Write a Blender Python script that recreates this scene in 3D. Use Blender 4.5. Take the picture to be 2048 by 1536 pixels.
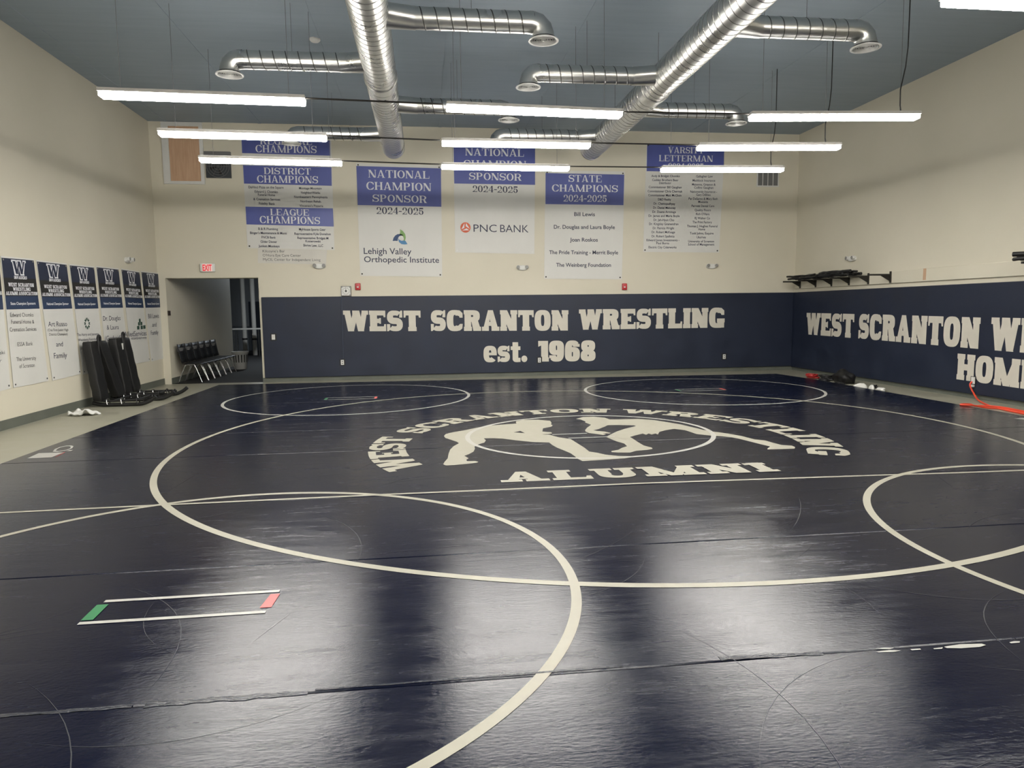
import bpy, bmesh, math, random
from mathutils import Vector
PI = math.pi
rng = random.Random(7)
scene = bpy.context.scene
for o in list(bpy.data.objects):
    bpy.data.objects.remove(o)

# ------------------------------------------------------------------ camera, world, exposure
XL, XR, D, HC = -5.961, 9.399, 16.919, 5.874        # left wall, right wall, back wall, ceiling
YF = -3.2                                            # front wall, behind the camera
MZ = 0.05                                            # top of the wrestling mat
cam_d = bpy.data.cameras.new('camera')
cam = bpy.data.objects.new('camera', cam_d)
scene.collection.objects.link(cam)
cam_d.sensor_fit = 'HORIZONTAL'
cam_d.sensor_width = 36.0
cam_d.lens = 1398.52 / 2048 * 36.0
cam_d.clip_start, cam_d.clip_end = 0.05, 200
yaw, pitch, roll = 0.1243, -0.1056, -0.0117
fw = Vector((math.sin(yaw)*math.cos(pitch), math.cos(yaw)*math.cos(pitch), math.sin(pitch)))
rt = Vector((math.cos(yaw), -math.sin(yaw), 0))
up = rt.cross(fw)
rt2 = rt*math.cos(roll) + up*math.sin(roll)
up2 = rt2.cross(fw)
from mathutils import Matrix
cam.matrix_world = Matrix(((rt2.x, up2.x, -fw.x, 0), (rt2.y, up2.y, -fw.y, 0), (rt2.z, up2.z, -fw.z, 1.617), (0, 0, 0, 1)))
scene.camera = cam
world = bpy.data.worlds.new('world')
scene.world = world
world.use_nodes = True
world.node_tree.nodes['Background'].inputs[0].default_value = (0.02, 0.022, 0.026, 1)
world.node_tree.nodes['Background'].inputs[1].default_value = 0.2
vs = scene.view_settings
scene.display_settings.display_device = 'sRGB'
vs.view_transform = 'Standard'
vs.look = 'None'
vs.exposure = 0.0
vs.gamma = 1.0
vs.use_curve_mapping = False
LAMP, UPFILL = 57.0, 1.5                            # brightness of the strip lights, and of the added upward glow

# ------------------------------------------------------------------ materials
def new_mat(name):
    m = bpy.data.materials.new(name)
    m.use_nodes = True
    return m, m.node_tree, m.node_tree.nodes['Principled BSDF']

def mat(name, col, rough=0.6, metal=0.0, spec=0.5, var=0.0, vscale=3.0, bump=0.0, bscale=60.0, stretch=(1, 1, 1), rvar=0.0):
    m, nt, b = new_mat(name)
    N, L = nt.nodes, nt.links
    b.inputs['Base Color'].default_value = (*col, 1)
    b.inputs['Roughness'].default_value = rough
    b.inputs['Metallic'].default_value = metal
    b.inputs['Specular IOR Level'].default_value = spec
    if var or bump or rvar:
        tc = N.new('ShaderNodeTexCoord'); mp = N.new('ShaderNodeMapping')
        mp.inputs['Scale'].default_value = stretch
        L.new(tc.outputs['Object'], mp.inputs[0])
    if var or rvar:
        nz = N.new('ShaderNodeTexNoise'); nz.inputs['Scale'].default_value = vscale; nz.inputs['Detail'].default_value = 5
        L.new(mp.outputs[0], nz.inputs['Vector'])
    if var:
        mr = N.new('ShaderNodeMapRange')
        mr.inputs[1].default_value, mr.inputs[2].default_value = 0.3, 0.7
        mr.inputs[3].default_value, mr.inputs[4].default_value = 1-var, 1+var
        L.new(nz.outputs['Fac'], mr.inputs[0])
        mx = N.new('ShaderNodeMix'); mx.data_type = 'RGBA'; mx.blend_type = 'MULTIPLY'
        mx.inputs[0].default_value = 1
        mx.inputs[6].default_value = (*col, 1)
        L.new(mr.outputs[0], mx.inputs[7])
        L.new(mx.outputs[2], b.inputs['Base Color'])
    if rvar:
        m2 = N.new('ShaderNodeMapRange')
        m2.inputs[1].default_value, m2.inputs[2].default_value = 0.3, 0.7
        m2.inputs[3].default_value, m2.inputs[4].default_value = rough-rvar, rough+rvar
        L.new(nz.outputs['Fac'], m2.inputs[0]); L.new(m2.outputs[0], b.inputs['Roughness'])
    if bump:
        n2 = N.new('ShaderNodeTexNoise'); n2.inputs['Scale'].default_value = bscale; n2.inputs['Detail'].default_value = 3
        L.new(mp.outputs[0], n2.inputs['Vector'])
        bp = N.new('ShaderNodeBump'); bp.inputs['Strength'].default_value = bump; bp.inputs['Distance'].default_value = 0.01
        L.new(n2.outputs['Fac'], bp.inputs['Height']); L.new(bp.outputs[0], b.inputs['Normal'])
    return m

def glow(name, col, s):
    m, nt, b = new_mat(name)
    b.inputs['Base Color'].default_value = (*col, 1)
    b.inputs['Emission Color'].default_value = (*col, 1)
    b.inputs['Emission Strength'].default_value = s
    return m

def mat_vinyl():
    """navy wrestling-mat vinyl: glossy, wiped in streaks along the rolls, scuffed"""
    m, nt, b = new_mat('navy_mat_vinyl')
    N, L = nt.nodes, nt.links
    tc = N.new('ShaderNodeTexCoord')
    def noise(scale, st, det=4, rough=0.55, dist=0.0):
        mp = N.new('ShaderNodeMapping'); mp.inputs['Scale'].default_value = st
        L.new(tc.outputs['Object'], mp.inputs[0])
        n = N.new('ShaderNodeTexNoise'); n.inputs['Scale'].default_value = scale
        n.inputs['Detail'].default_value = det; n.inputs['Roughness'].default_value = rough; n.inputs['Distortion'].default_value = dist
        L.new(mp.outputs[0], n.inputs['Vector']); return n.outputs['Fac']
    def rng_(src, a, bb, c, d):
        r = N.new('ShaderNodeMapRange')
        for i, v in enumerate((a, bb, c, d)): r.inputs[i+1].default_value = v
        L.new(src, r.inputs[0]); return r.outputs[0]
    def math_(op, x, y):
        n = N.new('ShaderNodeMath'); n.operation = op
        for i, v in enumerate((x, y)):
            if isinstance(v, (int, float)): n.inputs[i].default_value = v
            else: L.new(v, n.inputs[i])
        return n.outputs[0]
    streak = noise(1.0, (0.5, 7.0, 1), 6, 0.6)
    blotch = noise(0.9, (1, 1.4, 1), 4, 0.6)
    fine = noise(9.0, (0.5, 3, 1), 4, 0.7)
    r1 = rng_(streak, 0.3, 0.7, 0.0, 1.0)
    r2 = rng_(blotch, 0.3, 0.7, 0.0, 1.0)
    rr = math_('ADD', math_('MULTIPLY', r1, 0.075), math_('MULTIPLY', r2, 0.055))
    rr = math_('ADD', rr, math_('MULTIPLY', rng_(fine, 0.38, 0.70, 0, 1), 0.085))
    rr = math_('ADD', rr, 0.130)
    dust = math_('MULTIPLY', rng_(noise(1.6, (0.45, 5.0, 1), 7, 0.72), 0.52, 0.78, 0, 1), 0.10)
    scuff = dust
    mx = N.new('ShaderNodeMix'); mx.data_type = 'RGBA'
    L.new(scuff, mx.inputs[0])
    mx.inputs[6].default_value = (0.0030, 0.0046, 0.0165, 1)
    mx.inputs[7].default_value = (0.085, 0.088, 0.105, 1)
    peb = noise(55.0, (0.6, 1.4, 1), 3, 0.6)
    wav = noise(5.0, (0.4, 3.0, 1), 3, 0.5)
    bp = N.new('ShaderNodeBump'); bp.inputs['Strength'].default_value = 0.16; bp.inputs['Distance'].default_value = 0.006
    L.new(peb, bp.inputs['Height'])
    b2 = N.new('ShaderNodeBump'); b2.inputs['Strength'].default_value = 0.03; b2.inputs['Distance'].default_value = 0.02
    L.new(wav, b2.inputs['Height']); L.new(bp.outputs[0], b2.inputs['Normal'])
    df = N.new('ShaderNodeBsdfDiffuse'); gl = N.new('ShaderNodeBsdfGlossy'); fr = N.new('ShaderNodeFresnel'); ms = N.new('ShaderNodeMixShader')
    gl.distribution = 'BECKMANN'
    fr.inputs['IOR'].default_value = 1.44
    L.new(mx.outputs[2], df.inputs['Color']); L.new(rr, gl.inputs['Roughness'])
    for n_ in (df, gl, fr): L.new(b2.outputs[0], n_.inputs['Normal'])
    L.new(fr.outputs[0], ms.inputs[0]); L.new(df.outputs[0], ms.inputs[1]); L.new(gl.outputs[0], ms.inputs[2])
    L.new(ms.outputs[0], nt.nodes['Material Output'].inputs['Surface'])
    N.remove(b)
    return m

def mat_wall():
    m, nt, b = new_mat('cream_wall_paint')
    N, L = nt.nodes, nt.links
    tc = N.new('ShaderNodeTexCoord')
    n = N.new('ShaderNodeTexNoise'); n.inputs['Scale'].default_value = 0.6; n.inputs['Detail'].default_value = 4
    L.new(tc.outputs['Object'], n.inputs['Vector'])
    cr = N.new('ShaderNodeValToRGB')
    cr.color_ramp.elements[0].position = 0.3; cr.color_ramp.elements[0].color = (0.60, 0.565, 0.46, 1)
    cr.color_ramp.elements[1].position = 0.7; cr.color_ramp.elements[1].color = (0.64, 0.60, 0.495, 1)
    L.new(n.outputs['Fac'], cr.inputs[0]); L.new(cr.outputs[0], b.inputs['Base Color'])
    b.inputs['Roughness'].default_value = 0.65
    b.inputs['Specular IOR Level'].default_value = 0.3
    n2 = N.new('ShaderNodeTexNoise'); n2.inputs['Scale'].default_value = 90
    L.new(tc.outputs['Object'], n2.inputs['Vector'])
    bp = N.new('ShaderNodeBump'); bp.inputs['Strength'].default_value = 0.04; bp.inputs['Distance'].default_value = 0.01
    L.new(n2.outputs['Fac'], bp.inputs['Height']); L.new(bp.outputs[0], b.inputs['Normal'])
    return m

def mat_ceiling():
    m, nt, b = new_mat('blue_grey_ceiling_paint')
    N, L = nt.nodes, nt.links
    tc = N.new('ShaderNodeTexCoord')
    mp = N.new('ShaderNodeMapping'); mp.inputs['Scale'].default_value = (0.35, 3.5, 1)
    L.new(tc.outputs['Object'], mp.inputs[0])
    n = N.new('ShaderNodeTexNoise'); n.inputs['Scale'].default_value = 2.2; n.inputs['Detail'].default_value = 6
    L.new(mp.outputs[0], n.inputs['Vector'])
    cr = N.new('ShaderNodeValToRGB')
    cr.color_ramp.elements[0].position = 0.25; cr.color_ramp.elements[0].color = (0.27, 0.33, 0.385, 1)
    cr.color_ramp.elements[1].position = 0.75; cr.color_ramp.elements[1].color = (0.305, 0.367, 0.425, 1)
    L.new(n.outputs['Fac'], cr.inputs[0])
    L.new(cr.outputs[0], b.inputs['Base Color'])
    b.inputs['Roughness'].default_value = 0.55
    b.inputs['Specular IOR Level'].default_value = 0.35
    bp = N.new('ShaderNodeBump'); bp.inputs['Strength'].default_value = 0.12; bp.inputs['Distance'].default_value = 0.01
    L.new(n.outputs['Fac'], bp.inputs['Height']); L.new(bp.outputs[0], b.inputs['Normal'])
    return m

def mat_ply():
    m, nt, b = new_mat('bare_plywood')
    N, L = nt.nodes, nt.links
    tc = N.new('ShaderNodeTexCoord'); mp = N.new('ShaderNodeMapping'); mp.inputs['Scale'].default_value = (9, 9, 0.8)
    L.new(tc.outputs['Object'], mp.inputs[0])
    n = N.new('ShaderNodeTexNoise'); n.inputs['Scale'].default_value = 3; n.inputs['Detail'].default_value = 5
    L.new(mp.outputs[0], n.inputs['Vector'])
    cr = N.new('ShaderNodeValToRGB')
    cr.color_ramp.elements[0].color = (0.42, 0.25, 0.15, 1); cr.color_ramp.elements[1].color = (0.62, 0.42, 0.28, 1)
    L.new(n.outputs['Fac'], cr.inputs[0]); L.new(cr.outputs[0], b.inputs['Base Color'])
    b.inputs['Roughness'].default_value = 0.7
    return m

WALL, CEIL, VINYL, PLY = mat_wall(), mat_ceiling(), mat_vinyl(), mat_ply()
FLOOR = mat('grey_green_floor', (0.31, 0.30, 0.235), 0.38, var=0.12, vscale=2.5, rvar=0.08)
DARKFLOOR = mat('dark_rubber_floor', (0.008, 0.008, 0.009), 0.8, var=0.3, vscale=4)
BASEB = mat('grey_green_base', (0.115, 0.125, 0.105), 0.5, var=0.1)
PAD = mat('navy_pad_vinyl', (0.0125, 0.0180, 0.037), 0.48, spec=0.42, var=0.12, vscale=2.0, bump=0.05, bscale=25, rvar=0.08)
TAN = mat('tan_vinyl_lettering', (0.56, 0.53, 0.46), 0.6, var=0.05)
LINE = mat('cream_mat_paint', (0.33, 0.315, 0.255), 0.42, var=0.06, vscale=8, rvar=0.06)
WHITELINE = mat('white_mat_paint', (0.40, 0.395, 0.37), 0.35, var=0.05, rvar=0.06)
GREEN = mat('green_mat_paint', (0.02, 0.16, 0.06), 0.35, var=0.1)
RED = mat('red_mat_paint', (0.55, 0.05, 0.05), 0.35, var=0.1)
TAPE = mat('clear_mat_tape', (0.025, 0.028, 0.04), 0.14, bump=0.6, bscale=22, stretch=(1, 4, 1))
GALV = mat('galvanised_steel', (0.64, 0.64, 0.62), 0.30, metal=1.0, var=0.05, vscale=2, rvar=0.05)
SEAMM = mat('dark_duct_seam', (0.14, 0.14, 0.135), 0.45, metal=1.0, var=0.1)
GRILLE = mat('white_enamel', (0.62, 0.62, 0.60), 0.45, var=0.04)
HOUSE = mat('light_housing_grey', (0.52, 0.50, 0.47), 0.5, var=0.04)
BLACK = mat('black_plastic', (0.008, 0.008, 0.009), 0.5, var=0.2, bump=0.05)
BLACKVINYL = mat('black_padding_vinyl', (0.006, 0.006, 0.0065), 0.5, var=0.2, bump=0.25, bscale=7)
STEEL = mat('bright_steel_tube', (0.55, 0.55, 0.55), 0.25, metal=1.0, var=0.05)
DARKMETAL = mat('dark_steel', (0.030, 0.028, 0.024), 0.5, metal=0.4, var=0.15)
WHITEP = mat('white_plastic', (0.66, 0.66, 0.63), 0.45, var=0.03)
LENS = mat('lamp_lens_grey', (0.22, 0.22, 0.21), 0.2, var=0.05)
ALARM = mat('alarm_red', (0.42, 0.02, 0.025), 0.4, var=0.05)
CLOTH = mat('white_banner_vinyl', (0.62, 0.615, 0.585), 0.5, spec=0.35, var=0.04, vscale=1.2, bump=0.25, bscale=1.6, stretch=(1, 1, 0.35))
PAPER = mat('white_paper', (0.60, 0.58, 0.53), 0.8, var=0.03)
BLUE = mat('blue_banner_print', (0.068, 0.088, 0.30), 0.42, var=0.12, vscale=1.5, bump=0.35, bscale=1.8, stretch=(1.6, 1.6, 0.4))
PRINTWHITE = mat('white_print', (0.66, 0.67, 0.70), 0.55, var=0.03)
INK = mat('navy_ink', (0.030, 0.034, 0.070), 0.6, var=0.05)
GREYINK = mat('grey_ink', (0.085, 0.085, 0.090), 0.6, var=0.05)
NAVYPRINT = mat('navy_banner_print', (0.012, 0.020, 0.050), 0.5, var=0.25, vscale=1.6)
BLACKPRINT = mat('black_banner_print', (0.013, 0.013, 0.014), 0.5, var=0.3, vscale=1.6)
MIDNAVY = mat('steel_blue_print', (0.018, 0.036, 0.085), 0.5, var=0.1)
CORD = mat('orange_cord_rubber', (0.75, 0.07, 0.03), 0.45, var=0.05)
COTTON = mat('white_cotton', (0.66, 0.66, 0.63), 0.9, var=0.05, bump=0.3, bscale=40)
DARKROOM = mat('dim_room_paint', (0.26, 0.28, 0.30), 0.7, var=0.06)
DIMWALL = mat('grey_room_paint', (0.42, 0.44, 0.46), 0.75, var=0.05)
REDPLAST = mat('red_plastic', (0.36, 0.02, 0.02), 0.4, var=0.1)
FANGREY = mat('fan_dark_grey', (0.035, 0.040, 0.047), 0.5, var=0.1)
VENTGREY = mat('vent_shadow_grey', (0.14, 0.14, 0.14), 0.6, var=0.05)
LAMPON = glow('lit_diffuser', (1.0, 0.965, 0.90), LAMP)
UPFILL_ON = glow('added_uplight', (1.0, 0.97, 0.92), UPFILL)
EXITRED = glow('exit_letters', (0.75, 0.03, 0.05), 0.35)

# ------------------------------------------------------------------ mesh helpers
class MB:
    def __init__(s): s.v, s.f, s.m = [], [], []
    def add(s, vs, fs, k=0):
        n = len(s.v); s.v += [tuple(p) for p in vs]; s.f += [tuple(i+n for i in f) for f in fs]; s.m += [k]*len(fs); return s
    def box(s, x0, x1, y0, y1, z0, z1, k=0):
        return s.add([(x, y, z) for z in (z0, z1) for y in (y0, y1) for x in (x0, x1)],
                     [(0, 2, 3, 1), (4, 5, 7, 6), (0, 1, 5, 4), (2, 6, 7, 3), (0, 4, 6, 2), (1, 3, 7, 5)], k)
    def rbox(s, x0, x1, y0, y1, z0, z1, r=0.01, seg=2, k=0):
        b = bmesh.new(); bmesh.ops.create_cube(b, size=1)
        for v in b.verts:
            v.co = Vector(((x0+x1)/2+v.co.x*(x1-x0), (y0+y1)/2+v.co.y*(y1-y0), (z0+z1)/2+v.co.z*(z1-z0)))
        bmesh.ops.bevel(b, geom=list(b.edges), offset=r, segments=seg, profile=0.5, affect='EDGES')
        b.verts.index_update()
        s.add([v.co[:] for v in b.verts], [[v.index for v in f.verts] for f in b.faces], k); b.free(); return s
    def tube(s, pts, r, n=8, k=0, caps=True, closed=False):
        pts = [Vector(p) for p in pts]; m = len(pts); rs = r if isinstance(r, (list, tuple)) else [r]*m
        vs_, prev = [], None
        for i, p in enumerate(pts):
            if closed: t = pts[(i+1) % m]-pts[i-1]
            else: t = pts[min(i+1, m-1)]-pts[max(i-1, 0)]
            t.normalize()
            if prev is None:
                u = t.orthogonal()
            else:
                u = prev - t*prev.dot(t)
                if u.length < 1e-6: u = t.orthogonal()
            u.normalize(); prev = u; w = t.cross(u)
            for j in range(n):
                a = 2*PI*j/n; vs_.append(p+(u*math.cos(a)+w*math.sin(a))*rs[i])
        fs = []
        for i in range(m if closed else m-1):
            i2 = (i+1) % m
            for j in range(n): fs.append((i*n+j, i*n+(j+1) % n, i2*n+(j+1) % n, i2*n+j))
        if caps and not closed: fs += [tuple(range(n-1, -1, -1)), tuple((m-1)*n+j for j in range(n))]
        return s.add(vs_, fs, k)
    def lathe(s, prof, c, axis='z', n=24, k=0, caps=True):
        vs_ = []
        for r, h in prof:
            for j in range(n):
                a = 2*PI*j/n; x, y = r*math.cos(a), r*math.sin(a)
                vs_.append({'z': (c[0]+x, c[1]+y, c[2]+h), 'y': (c[0]+x, c[1]+h, c[2]+y), 'x': (c[0]+h, c[1]+x, c[2]+y)}[axis])
        fs = [(i*n+j, i*n+(j+1) % n, (i+1)*n+(j+1) % n, (i+1)*n+j) for i in range(len(prof)-1) for j in range(n)]
        if caps: fs += [tuple(range(n-1, -1, -1)), tuple((len(prof)-1)*n+j for j in range(n))]
        return s.add(vs_, fs, k)
    def strip(s, A, B, k=0):
        n = len(A); return s.add(list(A)+list(B), [(i, i+1, n+i+1, n+i) for i in range(n-1)], k)
    def poly(s, pts, k=0):
        return s.add(pts, [tuple(range(len(pts)))], k)
    def build(s, name, mats, parent=None, smooth=None, tri=False, org=None):
        me = bpy.data.meshes.new(name)
        o = Vector((0, 0, 0))
        q = parent
        while q is not None:
            o = o + q.location; q = q.parent
        if org is not None: o = Vector(org)
        me.from_pydata([tuple(Vector(p)-o) for p in s.v], [], s.f)
        for m in (mats if isinstance(mats, (list, tuple)) else [mats]): me.materials.append(m)
        for p, k in zip(me.polygons, s.m): p.material_index = k
        if tri:
            b = bmesh.new(); b.from_mesh(me); bmesh.ops.triangulate(b, faces=[f for f in b.faces if len(f.verts) > 4]); b.to_mesh(me); b.free()
        if smooth is not None:
            me.shade_smooth(); me.set_sharp_from_angle(angle=math.radians(smooth))
        ob = bpy.data.objects.new(name, me)
        scene.collection.objects.link(ob)
        if parent is not None: ob.parent = parent
        elif org is not None: ob.location = org
        return ob

def tag(o, label, cat, group=None):
    o['label'] = label; o['category'] = cat
    if group: o['group'] = group
    return o
def thing(name, loc, label, cat, group=None):
    o = bpy.data.objects.new(name, None); scene.collection.objects.link(o)
    o.location = loc; o.empty_display_size = 0.1
    return tag(o, label, cat, group)
def struct(o):
    o['kind'] = 'structure'; return o
def copy_tree(o, parent=None):
    c = o.copy(); scene.collection.objects.link(c)
    if parent is not None: c.parent = parent
    for ch in list(o.children): copy_tree(ch, c)
    return c
def PB(a, z, off=0.0): return (a, D-off, z)
def PL(a, z, off=0.0): return (XL+off, a, z)
def PR(a, z, off=0.0): return (XR-off, a, z)

# ------------------------------------------------------------------ letter shapes (slab and roman capitals drawn from polygons)
def se(c, e):
    return math.copysign(abs(c)**(2.0/e), c)
def ringp(cx, cy, rx, ry, ix, iy, a0, a1, e=2.0, n=18):
    O, I = [], []
    for i in range(n+1):
        a = math.radians(a0+(a1-a0)*i/n); c, d = math.cos(a), math.sin(a)
        O.append((cx+rx*se(c, e), cy+ry*se(d, e))); I.append((cx+ix*se(c, e), cy+iy*se(d, e)))
    return [[O[i], O[i+1], I[i+1], I[i]] for i in range(n)]
def rc(x0, y0, x1, y1): return [(x0, y0), (x1, y0), (x1, y1), (x0, y1)]
def dg(x0, y0, x1, y1, w): return [(x0, y0), (x0+w, y0), (x1+w, y1), (x1, y1)]

def glyph(ch, st):
    """returns width and polygons of one character, cap height 1"""
    T, t, tn, s, h, e, W, fl = st['T'], st['t'], st['tn'], st['s'], st['h'], st['e'], st['W'], st['fl']
    P = []
    def slab(x0, x1, y): P.append(rc(x0-s, y, x1+s, y+h))
    if ch == 'I':
        w = T+2*s; P.append(rc(s, 0, s+T, 1)); slab(s, s+T, 0); slab(s, s+T, 1-h)
    elif ch in 'EFL':
        w = W*(0.95 if ch == 'E' else 0.9); P.append(rc(s, 0, s+T, 1)); P.append(rc(0, 1-h, s+T+s, 1))
        P.append(rc(0, 0, w, t)); P.append([(w-fl, 0), (w, 0), (w, 0.34), (w-fl*0.55, 0.34)])
        P.append(rc(0, 0, s+T, h))
        if ch == 'E':
            P.append(rc(s, 1-t, w-0.02, 1)); P.append([(w-fl*0.55-0.02, 0.68), (w-0.02, 0.68), (w-0.02, 1), (w-fl-0.02, 1)])
            P.append(rc(s+T, 0.5-t*0.45, w*0.70, 0.5+t*0.45)); P.append(rc(w*0.70-fl*0.5, 0.36, w*0.70, 0.64))
    elif ch == 'T':
        w = W*0.98; c = w/2; P.append(rc(c-T/2, 0, c+T/2, 1)); slab(c-T/2, c+T/2, 0); P.append(rc(0, 1-t, w, 1))
        P.append([(0, 0.66), (fl*0.55, 0.66), (fl, 1), (0, 1)]); P.append([(w-fl*0.55, 0.66), (w, 0.66), (w, 1), (w-fl, 1)])
    elif ch == 'H':
        w = W*1.1; a, b = s, w-s-T
        for x in (a, b): P.append(rc(x, 0, x+T, 1)); slab(x, x+T, 0); slab(x, x+T, 1-h)
        P.append(rc(a+T, 0.5-t/2, b, 0.5+t/2))
    elif ch == 'N':
        w = W*1.08; a, b = s, w-s-tn
        P.append(rc(a, 0, a+tn, 1)); P.append(rc(b, 0, b+tn, 1)); slab(a, a+tn, 0); slab(b, b+tn, 1-h)
        d = max(T, tn)*1.1; P.append([(b+tn-d*1.05, 0), (b+tn, 0), (a+d*0.9, 1), (a-s*0.9, 1)]); P.append(rc(0, 1-h, a+tn, 1))
    elif ch == 'M':
        w = W*1.38; a, b = s, w-s-T
        P.append(rc(a, 0, a+tn, 1)); P.append(rc(b, 0, b+T, 1)); slab(a, a+tn, 0); slab(b, b+T, 0)
        P.append(rc(0, 1-h, a+tn, 1)); P.append(rc(b, 1-h, w, 1)); c = w/2
        P.append([(c-T*0.45, 0), (c+T*0.45, 0), (a+T*0.95, 1), (a, 1)]); P.append([(c-tn*0.45, 0), (c+tn*0.45, 0), (b+T, 1), (b+T-max(tn, T*0.7)*0.9, 1)])
    elif ch == 'U':
        w = W*1.06; a, b = s, w-s-tn
        P.append(rc(a, 0.36, a+T, 1)); P.append(rc(b, 0.36, b+tn, 1)); slab(a, a+T, 1-h); slab(b, b+tn, 1-h)
        c = (a+b+tn)/2; rx = (b+tn-a)/2
        P += ringp(c, 0.36, rx, 0.37, max(rx-(T+tn)/2, 0.03), 0.37-t, 180, 360, e)
    elif ch in 'VY':
        w = W*1.08; c = w/2; y0 = 0.0 if ch == 'V' else 0.40
        P.append([(c-T*0.5, y0), (c+T*0.4, y0), (s+T, 1), (s, 1)]); P.append([(c-tn*0.4, y0), (c+tn*0.6, y0), (w-s, 1), (w-s-tn, 1)])
        P.append(rc(0, 1-h, s+T+s, 1)); P.append(rc(w-s-tn-s, 1-h, w, 1))
        if ch == 'Y': P.append(rc(c-T/2, 0, c+T/2, 0.45)); slab(c-T/2, c+T/2, 0)
    elif ch == 'W':
        w = W*1.42; x1, x2, c = w*0.30, w*0.70, w*0.5; d = T*0.86; q = max(tn, T*0.35)*0.9
        P.append([(x1-d/2, 0), (x1+d/2, 0), (s+d, 1), (s, 1)]); P.append([(x1-q/2, 0), (x1+q/2, 0), (c+q*0.6, 1), (c-q*0.4, 1)])
        P.append([(x2-d/2, 0), (x2+d/2, 0), (c+d*0.6, 1), (c-d*0.4, 1)]); P.append([(x2-q/2, 0), (x2+q/2, 0), (w-s, 1), (w-s-q, 1)])
        P.append(rc(0, 1-h, s+d+s*0.4, 1)); P.append(rc(w-s-q-s*0.4, 1-h, w, 1)); P.append(rc(c-d*0.5-s*0.3, 1-h, c+d*0.6, 1))
    elif ch == 'A':
        w = W*1.08; c = w/2; q = max(tn, T*0.45); ap = max(T*0.75, 0.14)
        P.append([(s, 0), (s+q, 0), (c+ap*0.1, 1), (c-ap*0.5, 1)]); P.append([(w-s-T, 0), (w-s, 0), (c+ap*0.5, 1), (c-ap*0.5, 1)])
        P.append(rc(s+q*0.8+0.06, 0.24, w-s-T*0.8-0.06, 0.24+t*0.8)); slab(s, s+q, 0); slab(w-s-T, w-s, 0)
    elif ch in 'RPB':
        w = W*(1.06 if ch == 'R' else 0.98); P.append(rc(s, 0, s+T, 1)); slab(s, s+T, 0); P.append(rc(0, 1-h, s+T, 1))
        xm = w*0.50; ym = 0.44; cy = (1+ym)/2; ry = (1-ym)/2
        rx = w*0.93-xm
        P.append(rc(s+T, 1-t, xm, 1)); P.append(rc(s+T, ym, xm, ym+t)); P += ringp(xm, cy, rx, ry, max(rx-T, 0.02), ry-t, -90, 90, e)
        if ch == 'R':
            P.append([(w*0.93-T*0.95-0.02, 0), (w, 0), (w, h), (w*0.93, h), (w*0.60+T*0.5, ym+t*0.6), (w*0.60-T*0.5, ym+t*0.6)])
    elif ch == 'D':
        w = W*1.06; P.append(rc(s, 0, s+T, 1)); P.append(rc(0, 1-h, s+T, 1)); P.append(rc(0, 0, s+T, h)); xm = w*0.48; rx = w-xm
        P.append(rc(s+T, 1-t, xm, 1)); P.append(rc(s+T, 0, xm, t)); P += ringp(xm, 0.5, rx, 0.5, max(rx-T, 0.03), 0.5-t, -90, 90, e)
    elif ch in 'O0Q':
        w = W*(1.02 if ch == 'O' else 0.86); P += ringp(w/2, 0.5, w/2, 0.51, w/2-T, 0.51-t, 0, 360, e, 36)
    elif ch in 'CG':
        w = W*1.0; P += ringp(w*0.5, 0.5, w*0.5, 0.51, w*0.5-T, 0.51-t, 48, 312, e, 30)
        P.append([(w*0.5, 1.01-t), (w*0.5, 1.01), (w*0.80, 0.99), (w*0.98, 0.86), (w*0.98, 0.64), (w*0.98-fl, 0.64), (w*0.76, 1-t*1.2)])
        if ch == 'C':
            P.append([(w*0.5, -0.01), (w*0.5, t), (w*0.72, t*1.1), (w*0.98-fl*0.9, 0.34), (w*0.98, 0.34), (w*0.95, 0.12), (w*0.80, 0.02)])
        else:
            P.append(rc(w-T-0.01, 0.0, w-0.01, 0.46)); P.append(rc(w-T-s-0.03, 0.46-h, w+s*0.4, 0.46)); P.append(rc(w*0.5, -0.01, w-T*0.5, t))
    elif ch in 'S':
        w = W*0.92; r1 = (1-t)/4
        up_, rx = 1-t/2-r1, (w-T*0.9)/2; C = []
        for i in range(17):
            a = math.radians(35+(270-35)*i/16); C.append((w/2+rx*se(math.cos(a), e)*0.98, up_+r1*se(math.sin(a), e), a, 0))
        lo = t/2+r1
        for i in range(1, 17):
            a = math.radians(90-(235)*i/16); C.append((w/2+rx*se(math.cos(a), e), lo+r1*se(math.sin(a), e), a, 1))
        O, I = [], []
        for i, (x, y, a, k) in enumerate(C):
            x2, y2 = C[min(i+1, len(C)-1)][:2]; x1, y1 = C[max(i-1, 0)][:2]
            L_ = math.hypot(x2-x1, y2-y1) or 1; nx, ny = -(y2-y1)/L_, (x2-x1)/L_
            u = i/(len(C)-1); hw = (t + (T*0.92-t)*max(0, math.sin(PI*min(1, max(0, (u-0.12)/0.76))))**0.8)/2
            O.append((x+nx*hw, y+ny*hw)); I.append((x-nx*hw, y-ny*hw))
        P += [[O[i], O[i+1], I[i+1], I[i]] for i in range(len(O)-1)]
        P.append([(w*0.97-fl, 0.66), (w*0.97, 0.66), (w*0.97, 1), (w*0.97-fl*0.5, 1), (w*0.80, 0.93), (w*0.80, 0.84)])
        P.append([(0, 0), (fl*0.5, 0), (w*0.20, 0.07), (w*0.20, 0.16), (fl, 0.34), (0, 0.34)])
    elif ch == '2':
        w = W*0.84; P += ringp(w/2, 0.70, w*0.48, 0.31, w*0.48-T, 0.31-t, -38, 165, e, 18)
        P.append([(0.0, t*0.9), (T*0.9, t*0.9), (w*0.92, 0.50), (w*0.70, 0.42)]); P.append(rc(0, 0, w*0.96, t*1.35)); P.append(rc(w*0.96-fl*0.8, 0, w*0.96, 0.30))
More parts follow.
